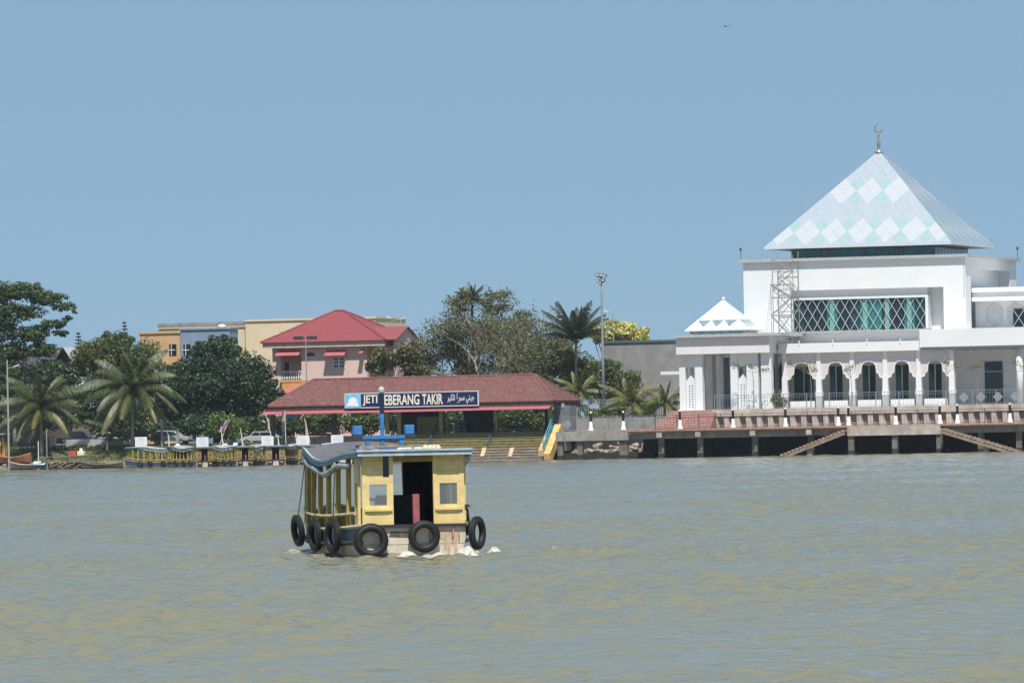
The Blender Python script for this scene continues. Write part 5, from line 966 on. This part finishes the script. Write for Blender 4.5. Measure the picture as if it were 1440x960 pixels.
for i in range(70):
    p = random.uniform(0, 150); v = random.uniform(-.6, 1.3); x = qu(p, v, 655); r = random.uniform(.1, .24); z = max(.0, .25 + v * .25); b = bm().box(x - r, x + r, v - r * .7, v + r * .7, z, z + r * random.uniform(.6, 1.4)); b.v = [(a + random.uniform(-.05, .05), c_ + random.uniform(-.05, .05), d + random.uniform(-.05, .05)) for a, c_, d in b.v]
    k = random.choice([0, 1, 1, 2, 3, 3, 4]); single('driftwood_scrap' if k in (1, 3) else 'rubble', ['white rubbish scrap on the muddy left bank', 'tan timber scrap on the muddy left bank', 'pinkish rubble lump on the muddy left bank', 'dark timber scrap on the muddy left bank', 'grey rubble lump on the muddy left bank'][k], 'debris', (x, v, z), b, rb[k], 'scraps strewn along the left bank')
single('road', None, None, (qu(100, 12), 12, GZ), boxm(-200, qu(372, 10), 10.5, 22, GZ - .3, GZ + .02), mat('asphalt', (.11, .11, .115), .9, .15, 2, .2), kind='structure')
kw = single('low_wall', 'low pale concrete wall between the grass and the parked cars', 'wall', (qu(110, 9), 9, 2.3), boxm(qu(88, 9), qu(172, 9), 9, 9.25, 2.2, qz(110, 617.5, 9)), mat('wall_pale', (.42, .41, .40), .85, .12, 1, dirt=.4))
for i, p in enumerate((228, 250, 330)):
    x = qu(p, 8, 620); single('grey_bollard_post', ['concrete post behind the blue banded ferry', 'slim grey post beside the silver car', 'dark grey post before the dense dark tree'][i], 'post', (x, 8, 2.3), boxm(x - .12, x + .12, 7.9, 8.1, 2.2, qz(p, (590, 602, 600)[i], 8)), greyp)
# fence, kiosk and planters right of the terminal
railing('steel_fence', 'tall grey steel bar fence behind the planted terrace', qu(812, 15, 570), qu(951, 15, 570), 15, 4.55, 2.05, .25, None, rgm, bw=.05, posts=1.15)
ks = thing('kiosk', 'grey shuttered kiosk under the right end of the terminal roof', 'kiosk', (qu(787, 7), 8, PZ)); part(ks, 'shutter', boxm(qu(778, 6.5), qu(801, 6.5), 6.6, 9, PZ - 1, qz(790, 570, 6.6)), mat('shutter_grey', (.19, .20, .22), .6, .12)); 
for i in range(10): part(ks, 'slat', boxm(qu(778, 6.5) + .05, qu(801, 6.5) - .05, 6.55, 6.598, PZ + .1 + i * .26, PZ + .31 + i * .26), MATS['shutter_grey'])
part(ks, 'vent_panel', boxm(qu(781, 6.5), qu(794, 6.5), 6.5, 6.548, qz(788, 573, 6.5), qz(788, 567, 6.5)), greyp)
# bird
bp_ = atY(1020.5, 37.5, 420); BF = Matrix.Translation(bp_) @ Matrix.Rotation(math.radians(15), 4, 'Z')
bd = bm().tube([(-.05, -.16, -.02), (0, -.05, 0), (.01, .08, 0), (.02, .22, -.01)], [.02, .05, .045, .015], 8)
for sg in (-1, 1): bd.add([(0, .06, .02), (0, -.07, .02), (sg * .16, .10, .05 if sg > 0 else .04), (sg * .16, -.03, .05), (sg * .34, -.02, -.03), (sg * .31, -.08, -.02), (0, .06, .0), (0, -.07, .0), (sg * .16, .1, .035), (sg * .16, -.03, .035)], [(0, 1, 3, 2), (2, 3, 5, 4), (6, 8, 9, 7), (8, 4, 5, 9)])
single('bird', 'dark bird gliding with bent wings in the open sky', 'bird', (0, 0, 0), bd, mat('bird_dark', (.03, .035, .045), .8, .1), frame=BF)
# ================================================================== TREES AND PLANTS
bark = mat('bark_grey', (.24, .21, .17), .9, .3, 4, .5); barkd = mat('bark_dark', (.08, .065, .05), .9, .3, 4, .5)
def leafquads(P, Nn, size, asp=.5, rg=RNG, jit=.5, droop=0.0):
    n = len(P); Nn = Nn + rg.normal(0, jit, (n, 3)); Nn /= np.linalg.norm(Nn, axis=1, keepdims=True) + 1e-9
    r = rg.normal(0, 1, (n, 3)); r[:, 2] -= droop; a = r - (r * Nn).sum(1, keepdims=True) * Nn; a /= np.linalg.norm(a, axis=1, keepdims=True) + 1e-9; b = np.cross(Nn, a)
    s = size * rg.uniform(.6, 1.35, (n, 1)); A = a * s; B = b * s * asp
    V = np.stack([P - A, P - A * .1 + B, P + A, P - A * .1 - B], 1).reshape(-1, 3); Fc = np.arange(4 * n).reshape(n, 4); return V, Fc
def tree(name, label, cat, base_px, v, blobs, n, m, size=.3, sub=14, subr=(.22, .42), limb=True, trunk=.25, zbase=None, bk=None, asp=.5, up=.25, group=None, jit=.55, shell=.7, leafname='crown', flat=1.0, dep=.85, seed=1, low=.0):
    rg = np.random.default_rng(seed); zb = GZ if zbase is None else zbase; bx_ = qu(base_px, v, 600); t = thing(name, label, cat, (bx_, v, zb), group); bk = bk or bark
    PS = []; NS = []; ctr = []; tot = sum(rx * ry for _, _, rx, ry in blobs)
    for px, py, rx, ry in blobs:
        cu_, cz_ = q(px, py, v); RX, RZ = rx / 12.6, ry / 12.6; RY = RX * dep; k = max(3, int(sub * rx * ry / tot * len(blobs) ** .5)) if len(blobs) > 1 else sub
        cc = Vector((cu_, v, cz_)); ctr.append((cc, RX))
        for i in range(k):
            d = rg.normal(0, 1, 3); d /= np.linalg.norm(d); d[1] = -abs(d[1]) if rg.random() < .62 else d[1]; f_ = rg.uniform(.35, .8)
            c = np.array([cu_ + d[0] * RX * f_, v + d[1] * RY * f_, cz_ + d[2] * RZ * f_]); r = rg.uniform(*subr) * min(RX, RZ) + .15
            ctr.append((Vector(c), r)) if i % 3 == 0 else None
            m_ = max(8, int(n * (rx * ry / tot) / k)); e = rg.normal(0, 1, (m_, 3)); e /= np.linalg.norm(e, axis=1, keepdims=True); rad = r * (shell + (1.05 - shell) * rg.random((m_, 1))); 
            PS.append(c + e * rad * np.array([1.15, 1.0, .8 * flat])); NS.append(e + np.array([0, 0, up]))
    P = np.concatenate(PS); Nn = np.concatenate(NS); V, Fc = leafquads(P, Nn, size, asp, rg, jit); b = np.array(BASE[t.name])
    part(t, leafname, npmesh(V - b, Fc), m)
    if limb:
        tb = bm(); top = ctr[0][0]; h_ = max(.8, (top.z - zb) * .5); j = Vector((bx_ + rg.normal(0, .1), v, zb + h_)); tb.tube([(bx_, v, zb - .3), (bx_ + rg.normal(0, .08), v, zb + h_ * .5), j], [trunk * 1.25, trunk * .95, trunk * .8], 8)
        for c, r in ctr[:30]:
            mid = (j + c) / 2 + Vector((rg.normal(0, .3), rg.normal(0, .3), -.12 * (c - j).length)); tb.tube([j - Vector((0, 0, .1)), mid, c], [trunk * .5, trunk * .3, trunk * .08], 5)
        part(t, 'trunk', tb, bk, True)
    return t
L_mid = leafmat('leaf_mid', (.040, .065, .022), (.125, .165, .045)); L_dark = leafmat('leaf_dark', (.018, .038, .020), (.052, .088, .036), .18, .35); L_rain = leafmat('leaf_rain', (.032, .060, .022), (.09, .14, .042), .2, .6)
L_light = leafmat('leaf_light', (.06, .10, .025), (.17, .24, .06), .3, .9); L_grey = leafmat('leaf_greygreen', (.068, .076, .032), (.175, .175, .072), .2, .5); L_yel = leafmat('leaf_yellow', (.34, .33, .08), (.70, .65, .24), .35, .8); L_palm = leafmat('leaf_palm', (.030, .050, .018), (.105, .13, .042), .3, 1.2); L_palmy = leafmat('leaf_palm_yellowing', (.075, .09, .028), (.22, .215, .07), .3, 1.2); L_olive = leafmat('leaf_olive', (.07, .08, .025), (.19, .19, .06), .3, .9)
# spreading rain tree at the far left
tree('rain_tree', 'wide spreading rain tree with layered flat boughs over the old houses', 'tree', -30, 44, [(-20, 412, 70, 22), (35, 410, 50, 18), (70, 420, 36, 14), (90, 432, 22, 9), (20, 440, 65, 18), (75, 455, 32, 10), (98, 447, 12, 5), (-10, 465, 60, 22), (45, 470, 45, 16), (85, 468, 18, 7), (10, 495, 50, 20), (60, 492, 32, 14), (105, 438, 7, 4), (5, 520, 50, 18), (70, 515, 30, 14)], 40000, L_rain, .15, 330, (.25, .5), trunk=.6, bk=barkd, flat=.6, up=.7, asp=.6, seed=3, shell=.3)
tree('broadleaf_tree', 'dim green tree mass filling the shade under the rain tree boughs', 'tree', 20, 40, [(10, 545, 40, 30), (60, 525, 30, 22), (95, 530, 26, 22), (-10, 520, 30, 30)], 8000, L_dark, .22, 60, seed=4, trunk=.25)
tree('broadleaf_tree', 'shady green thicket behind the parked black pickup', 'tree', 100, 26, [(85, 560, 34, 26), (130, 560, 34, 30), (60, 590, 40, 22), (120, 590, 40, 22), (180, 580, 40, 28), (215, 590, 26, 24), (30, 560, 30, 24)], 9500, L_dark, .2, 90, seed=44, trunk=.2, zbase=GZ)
tree('shrub', 'bright green bushes behind the street lamp at the left edge', 'shrub', 4, 20, [(2, 560, 18, 22), (20, 545, 22, 12), (0, 590, 16, 18), (28, 590, 16, 16)], 3200, L_mid, .2, 30, seed=5, trunk=.08)
tree('broadleaf_tree', 'feathery mid green tree between the rain tree and the dense dark tree', 'tree', 160, 50, [(160, 500, 50, 40), (125, 508, 32, 36), (202, 505, 34, 36), (165, 474, 42, 13), (160, 540, 56, 28), (110, 520, 20, 24)], 26000, L_mid, .16, 110, (.18, .32), trunk=.3, jit=.8, seed=6)
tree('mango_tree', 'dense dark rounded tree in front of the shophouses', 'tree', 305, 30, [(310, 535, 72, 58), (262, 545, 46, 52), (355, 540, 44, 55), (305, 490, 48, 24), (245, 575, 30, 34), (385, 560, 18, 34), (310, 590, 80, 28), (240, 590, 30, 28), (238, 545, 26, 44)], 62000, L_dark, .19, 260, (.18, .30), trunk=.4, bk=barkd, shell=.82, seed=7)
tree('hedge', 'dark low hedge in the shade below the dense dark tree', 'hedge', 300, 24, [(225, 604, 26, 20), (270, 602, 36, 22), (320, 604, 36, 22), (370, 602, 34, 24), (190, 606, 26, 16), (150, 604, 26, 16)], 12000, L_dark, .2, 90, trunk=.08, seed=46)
tree('shrub', 'light green leafy shrub in front of the dense dark tree', 'shrub', 322, 6.5, [(316, 596, 26, 20), (336, 602, 20, 15), (300, 603, 14, 12)], 2600, L_light, .19, 34, trunk=.06, zbase=2.2, seed=8, jit=.9)
tree('shrub', 'green shrubs growing behind the open left half of the terminal', 'shrub', 455, 17, [(440, 592, 22, 16), (470, 588, 22, 14), (500, 594, 16, 16), (525, 590, 16, 14), (425, 600, 12, 14)], 3600, L_mid, .17, 50, trunk=.06, seed=9, jit=.9)
tree('hedge', 'dark hedge mass behind the terminal shrubs', 'hedge', 480, 23, [(400, 600, 30, 24), (450, 590, 30, 26), (510, 592, 36, 26), (560, 590, 30, 26)], 9000, L_dark, .2, 80, trunk=.1, seed=10)
tree('shrub', 'leafy plants seen through the right opening of the terminal', 'shrub', 730, 19, [(715, 590, 14, 22), (735, 585, 18, 14), (755, 594, 16, 16), (770, 600, 12, 10)], 2600, L_mid, .17, 36, trunk=.06, seed=11, jit=.9)
tree('hedge', 'dark hedge closing the view behind the right opening of the terminal', 'hedge', 740, 26, [(640, 590, 30, 26), (700, 592, 30, 26), (750, 590, 40, 28), (795, 590, 20, 26)], 3400, L_dark, .22, 40, trunk=.1, seed=12)
# the wide half bare tree behind the terminal and its neighbours
def bare_tree(name, label, px, v, ytop, spread, n_leaf, m, seed, levels=5, forks=((.0,), ), leaf=.2, trunk=.4, lean=0, hgt=None):
    rg = random.Random(seed); x0 = qu(px, v, 590); zt_ = qz(px, ytop, v); H_ = zt_ - GZ; t = thing(name, label, 'tree', (x0, v, GZ)); tb = bm(); tips = []
    def grow(p, d, L, r, lv):
        e = p + d * L; mid = p + d * (L * .5) + Vector((rg.gauss(0, .06), rg.gauss(0, .06), rg.gauss(0, .04))) * L; tb.tube([p, mid, e], [r, r * .82, r * .66], 6 if lv < 2 else 4, cap=False)
        if lv >= 2: tips.append((mid, lv)); tips.append((e, lv))
        if lv >= levels: return
        for k in range(rg.choice((2, 3, 3)) if lv else 5):
            a = Vector((rg.gauss(0, 1), rg.gauss(0, .8), rg.gauss(.12, .5))).normalized(); nd = (d * .72 + a * (.62 if lv else .85)); nd.x *= spread if lv < 2 else 1; nd.z = nd.z * .9 + .10; nd.normalize(); grow(e, nd, L * rg.uniform(.66, .88), r * .62, lv + 1)
    grow(Vector((x0, v, GZ - .2)), Vector((lean, 0, 1)).normalized(), H_ * .25, trunk, 0); part(t, 'trunk', tb, bark, True)
    r2 = np.random.default_rng(seed); T = np.array([tuple(a) for a, _ in tips]); idx = r2.integers(0, len(T), n_leaf); P = T[idx] + r2.normal(0, .38, (n_leaf, 3)); V, Fc = leafquads(P, r2.normal(0, 1, (n_leaf, 3)) + np.array([0, 0, .4]), leaf, .5, r2); part(t, 'crown', npmesh(V - np.array(BASE[t.name]), Fc), m); return t
bare_tree('half_bare_tree', 'wide half bare grey tree with fine twigs behind the terminal roof', 690, 30, 397, 1.2, 9000, L_grey, 21, 6, leaf=.15, trunk=.42)
bare_tree('half_bare_tree', 'thin twiggy tree leaning right beside the wide grey tree', 735, 27, 415, 1.15, 2600, L_grey, 24, 6, leaf=.17, trunk=.26, lean=.22)
tree('broadleaf_tree', 'grey green tree filling in behind the half bare tree', 'tree', 660, 36, [(655, 470, 55, 45), (705, 475, 52, 45), (612, 495, 42, 36), (690, 520, 70, 24), (655, 425, 36, 24), (700, 425, 38, 26), (745, 505, 34, 26), (735, 455, 32, 24), (765, 485, 24, 22)], 26000, L_grey, .14, 170, (.16, .34), trunk=.35, jit=1.0, shell=.45, seed=13)
tree('broadleaf_tree', 'grey green bushy tree beside the pink house gable', 'tree', 552, 29, [(545, 505, 32, 22), (575, 500, 30, 26), (530, 520, 22, 14), (590, 520, 30, 18)], 5600, L_grey, .2, 50, (.18, .34), trunk=.2, jit=.9, shell=.5, seed=14)
tree('broadleaf_tree', 'dark green tree right of the half bare tree above the terminal hip', 'tree', 765, 25, [(768, 502, 34, 22), (795, 512, 26, 22), (740, 520, 26, 18), (765, 535, 40, 16), (815, 520, 16, 18)], 9500, L_mid, .17, 70, (.2, .36), trunk=.22, seed=15)
tree('broadleaf_tree', 'deep green tree filling the gap behind the windswept palm', 'tree', 808, 42, [(800, 500, 32, 30), (828, 520, 24, 26), (785, 488, 22, 22), (812, 535, 36, 22)], 8000, L_mid, .17, 60, (.2, .36), trunk=.22, seed=47)
tree('shrub', 'straggly weeds round the foot of the taller coconut palm', 'shrub', 200, 8.6, [(202, 612, 16, 9), (170, 610, 16, 9), (222, 616, 12, 6), (150, 614, 12, 7)], 1500, L_olive, .14, 30, trunk=.03, zbase=2.2, seed=48, jit=1.0)
tree('flowering_tree', 'bright yellow flowering tree above the grey building roof', 'tree', 872, 58, [(875, 470, 40, 20), (845, 468, 20, 20), (900, 474, 20, 16), (870, 458, 26, 12)], 6000, L_yel, .24, 50, (.25, .42), trunk=.3, seed=16)
tree('broadleaf_tree', 'round green bush tree before the grey building', 'tree', 850, 27, [(850, 535, 38, 28), (885, 540, 26, 24), (815, 535, 22, 26), (855, 516, 26, 14)], 8000, L_mid, .16, 60, trunk=.2, zbase=4.5, seed=17)
for i, (bl, lab) in enumerate(((((875, 572, 10, 10), (865, 580, 10, 7)), 'leafy plant on the planted terrace near the mast'), (((915, 574, 12, 12), (925, 565, 8, 8), (910, 582, 12, 6)), 'rounded light green shrub beside the red steps'), (((835, 582, 14, 6), (850, 578, 8, 8)), 'low plants at the planter edge near the kiosk'), (((885, 585, 18, 4), (900, 583, 14, 5)), 'low grey green ground plants along the planter'))):
    tree('shrub', lab, 'shrub', bl[0][0], 11.5, bl, 900, L_light if i != 3 else L_grey, .14, 14, trunk=.04, zbase=4.5, seed=30 + i, jit=1.0)
tree('shrub', 'grey green potted bush in front of the lancet windows', 'shrub', 1096, 8.5, [(1096, 566, 11, 11), (1090, 560, 8, 8)], 1100, L_grey, .12, 14, trunk=.05, zbase=FZ, seed=35, jit=1.0)
# saplings along the terrace
def sapling(px, ytop, v, label, seed, blobs):
    rg = random.Random(seed); x = qu(px, v, 560); t = thing('sapling', label, 'tree', (x, v, FZ), 'saplings along the terrace'); tb = bm(); zt_ = qz(px, ytop, v); tb.tube([(x, v, FZ), (x + .1, v, (FZ + zt_) / 2), (x - .05, v, zt_)], [.05, .04, .02], 6); PS = []
    for bx_, by_, rx, ry in blobs:
        c = Vector((qu(bx_, v, by_), v, qz(bx_, by_, v))); tb.tube([(x, v, zt_ - .9), c], [.025, .012], 4); r2 = np.random.default_rng(seed + int(bx_)); k = int(rx * ry * 1.6); PS.append(np.array(c) + r2.normal(0, .42, (k, 3)) * np.array([rx, rx, ry]) / 12.8)
    P = np.concatenate(PS); r2 = np.random.default_rng(seed); V, Fc = leafquads(P, r2.normal(0, .6, P.shape) + np.array([0, 0, 1.]), .11, .45, r2); part(t, 'trunk', tb, bark); part(t, 'crown', npmesh(V - np.array(BASE[t.name]), Fc), L_olive)
sapling(1059, 512, 7.9, 'thin sapling in front of the pavilion slot opening', 1, [(1058, 515, 12, 5), (1034, 514, 9, 6), (1075, 520, 10, 5)])
sapling(1140, 515, 8.2, 'leafy sapling before the first arch beside the link bay', 2, [(1128, 514, 13, 6), (1144, 520, 8, 6), (1112, 512, 8, 6)])
sapling(1197, 520, 8.2, 'sapling before the second arcade column', 3, [(1196, 516, 8, 5), (1190, 520, 8, 4), (1205, 511, 6, 3)])
sapling(1331, 515, 8.2, 'sapling before the round column at the portico', 4, [(1331, 510, 8, 6), (1345, 514, 8, 5)])
sapling(1374, 516, 8.2, 'sapling with drooping yellow green leaves before the portico wall', 5, [(1372, 514, 12, 4), (1382, 508, 8, 3), (1364, 518, 8, 3)])
sapling(1430, 512, 8.2, 'sapling before the far right portico column', 6, [(1428, 508, 8, 6), (1436, 515, 6, 6)])
# coconut palms
def palm(px, yc, v, L_px, label, seed, nf=18, zbase=None, m=L_palm, lean=0, droop=1.0, trunk=.17, updir=.35, leaf=1.0, hide=False, spiky=False):
    rg = random.Random(seed); zb = GZ if zbase is None else zbase; x0 = qu(px - lean, v, 600); cx, cz = q(px, yc, v); Lf = L_px / 12.7; t = thing('coconut_palm', label, 'palm tree', (x0, v, zb), 'coconut palms'); n = 7; tb = bm()
    tb.tube([(x0 + (cx - x0) * (i / n) ** 1.4, v, zb - .2 + (cz - zb + .2) * i / n) for i in range(n + 1)], [trunk * (1.5 - .65 * (i / n) ** .4) for i in range(n + 1)], 8); part(t, 'trunk', tb, bark, True); c0 = Vector((cx, v, cz))
    for i in range(nf):
        az_ = 2 * math.pi * (i * .381966) + rg.uniform(-.2, .2); el = math.radians(80 - 105 * (i / nf) ** .9) if not spiky else math.radians(82 - 60 * i / nf); Lg = Lf * rg.uniform(.85, 1.1) * (.8 if i < 3 else 1); d = Vector((math.cos(az_) * math.cos(el), math.sin(az_) * math.cos(el), math.sin(el))); p = c0.copy(); K = 14; pts = []; dd = d.copy()
        for k in range(K + 1):
            pts.append(p.copy()); p = p + dd * (Lg / K); dd.z -= droop * (.055 + .06 * k / K); dd.normalize()
        rb_ = bm().tube(pts, [.045 * (1 - .85 * k / K) + .006 for k in range(K + 1)], 4, cap=False); vs = []; fs = []; side = Vector((-math.sin(az_), math.cos(az_), 0))
        for k in range(2, K * 4 + 1):
            f_ = k / (K * 4); a = f_ * K; i0 = min(int(a), K - 1); pp = pts[i0].lerp(pts[i0 + 1], a - i0); tg = (pts[i0 + 1] - pts[i0]).normalized(); ll = Lg * .20 * leaf * (math.sin(math.pi * min(1, .12 + f_ * .88)) ** .6 + .08)
            for sg in (-1, 1):
                ld = (side * sg * .75 + tg * .55 + Vector((0, 0, -.62 * droop - rg.uniform(0, .35)))).normalized(); w_ = tg * .026 * Lf / 3.5; e = pp + ld * ll; e.z -= .12 * ll; m1 = pp + ld * ll * .5 + Vector((0, 0, .03)); b = len(vs); vs += [pp - w_, pp + w_, m1 + w_ * 1.1, m1 - w_ * 1.1, e]; fs += [(b, b + 1, b + 2, b + 3), (b + 3, b + 2, b + 4)]
        rb_.add(vs, fs); part(t, 'frond', rb_, m if i < nf * .72 or m is not L_palm else L_palmy)
    for k in range(5):
        a = k * 1.3; part(t, 'coconut', bm().lathe([(.04, -.16), (.13, -.05), (.13, .06), (.04, .15)], (cx + .24 * math.cos(a), v + .24 * math.sin(a), cz - .3), 7), mat('coconut_green', (.12, .14, .04), .7, .2), True)
    return t
palm(58, 572, 4.5, 74, 'low coconut palm with drooping yellow tipped fronds beside the mooring stakes', 1, 30, 1.6, L_palm, droop=1.2)
palm(186, 548, 6.0, 84, 'taller coconut palm with hanging fronds behind the blue banded ferry', 2, 30, 2.0, L_palm, droop=1.3)
palm(150, 600, 5, 34, 'young palm sprouting below the taller coconut palm', 12, 10, 2.0, L_palm, droop=.7, trunk=.12)
palm(810, 476, 24, 60, 'tall windswept palm in front of the yellow flowering tree', 3, 26, None, leafmat('leaf_palm_dark', (.03, .045, .03), (.09, .11, .06), .25, 1.2), droop=.75, spiky=True)
palm(664, 420, 36.5, 32, 'dark palm crown rising above the half bare tree', 4, 18, None, MATS['leaf_palm_dark'], droop=.7)
palm(815, 550, 19, 48, 'young yellowish palm at the end of the terminal roof', 5, 14, 4.5, L_palmy, droop=.8, trunk=.13)
palm(890, 566, 13.5, 56, 'young palm with yellow green fronds before the fence middle', 6, 14, 4.5, L_palmy, droop=.75, trunk=.13); palm(935, 566, 13.0, 46, 'young palm with a thick stem beside the white pavilion', 7, 13, 4.5, L_palmy, droop=.8, trunk=.15)
# two small conifers far behind
for p, yt, yb_, lab in ((110, 465, 495, 'small tiered conifer tip above the zinc roof'), (175, 452, 480, 'slim tiered conifer tip above the feathery green tree')):
    v = 95; x = qu(p, v, yt); zt_ = qz(p, yt, v); z0 = qz(p, yb_, v) - 4; t = thing('conifer', lab, 'tree', (x, v, GZ), 'tiered conifers'); part(t, 'trunk', bm().tube([(x, v, GZ), (x, v, zt_)], [.16, .03], 6), barkd); PS = []
    z = z0
    while z < zt_ - .1:
        R = .18 + .16 * (zt_ - z); R = min(R, 1.1)
        for k in range(9):
            a = k * .698 + z; s_ = np.linspace(.1, 1, 12)[:, None]; PS.append(np.array([x, v, z]) + s_ * np.array([R * math.cos(a), R * math.sin(a), .12]))
        z += .42
    P = np.concatenate(PS); r2 = np.random.default_rng(3); V, Fc = leafquads(P, r2.normal(0, .3, P.shape) + np.array([0, 0, 1.]), .14, .4, r2); part(t, 'crown', npmesh(V - np.array(BASE[t.name]), Fc), L_dark)
# far green belt so that gaps between the buildings end in foliage
def belt():
    rg = np.random.default_rng(8); PS = []; NS = []
    for i in range(260):
        u = rg.uniform(-130, 75); v = rg.uniform(110, 135); r = rg.uniform(1.4, 3.0); z = GZ + rg.uniform(0, 4.2); e = rg.normal(0, 1, (70, 3)); e /= np.linalg.norm(e, axis=1, keepdims=True); PS.append(np.array([u, v, z]) + e * r); NS.append(e)
    V, Fc = leafquads(np.concatenate(PS), np.concatenate(NS), .5, .6, rg); single('far_trees', 'low dark belt of far trees behind the buildings', 'trees', (0, 0, 0), npmesh(V, Fc), L_dark, kind='stuff')
belt()
# grass tufts and weeds on the left bank
def grass():
    rg = np.random.default_rng(9); n = 9000; u = rg.uniform(-72, qu(372, 5), n); v = rg.uniform(2.2, 9.0, n); z = np.interp(v, [0.6, 2.6, 5.5, 9], [.25, 1.0, 1.9, 2.45]); h = rg.uniform(.12, .38, n); a = rg.uniform(0, 6.28, n); w_ = .05; lx, ly = np.cos(a) * h * .4, np.sin(a) * h * .4
    V = np.stack([np.stack([u - w_, v, z - .05], 1), np.stack([u + w_, v, z - .05], 1), np.stack([u + lx, v + ly, z + h], 1)], 1).reshape(-1, 3); single('grass', 'rough green grass and weeds on the left bank', 'grass', (0, 0, 0), npmesh(V, np.arange(3 * n).reshape(n, 3)), leafmat('leaf_grass', (.05, .08, .02), (.16, .19, .06), .3, .7), kind='stuff')
grass()
# ================================================================== HAZE
def haze():
    mb = boxm(-260, 260, -40, 1150, -2.2, 46); m = bpy.data.materials.new('haze'); m.use_nodes = True; n = m.node_tree; n.nodes.clear(); o = n.nodes.new('ShaderNodeOutputMaterial'); v = n.nodes.new('ShaderNodeVolumePrincipled')
    v.inputs['Color'].default_value = (.80, .90, 1.0, 1); v.inputs['Density'].default_value = .000045; n.links.new(v.outputs[0], o.inputs['Volume'])
    single('haze', 'thin pale haze over the river', 'haze', (0, 0, 0), mb, m, frame=Matrix.Identity(4), kind='stuff')
haze()
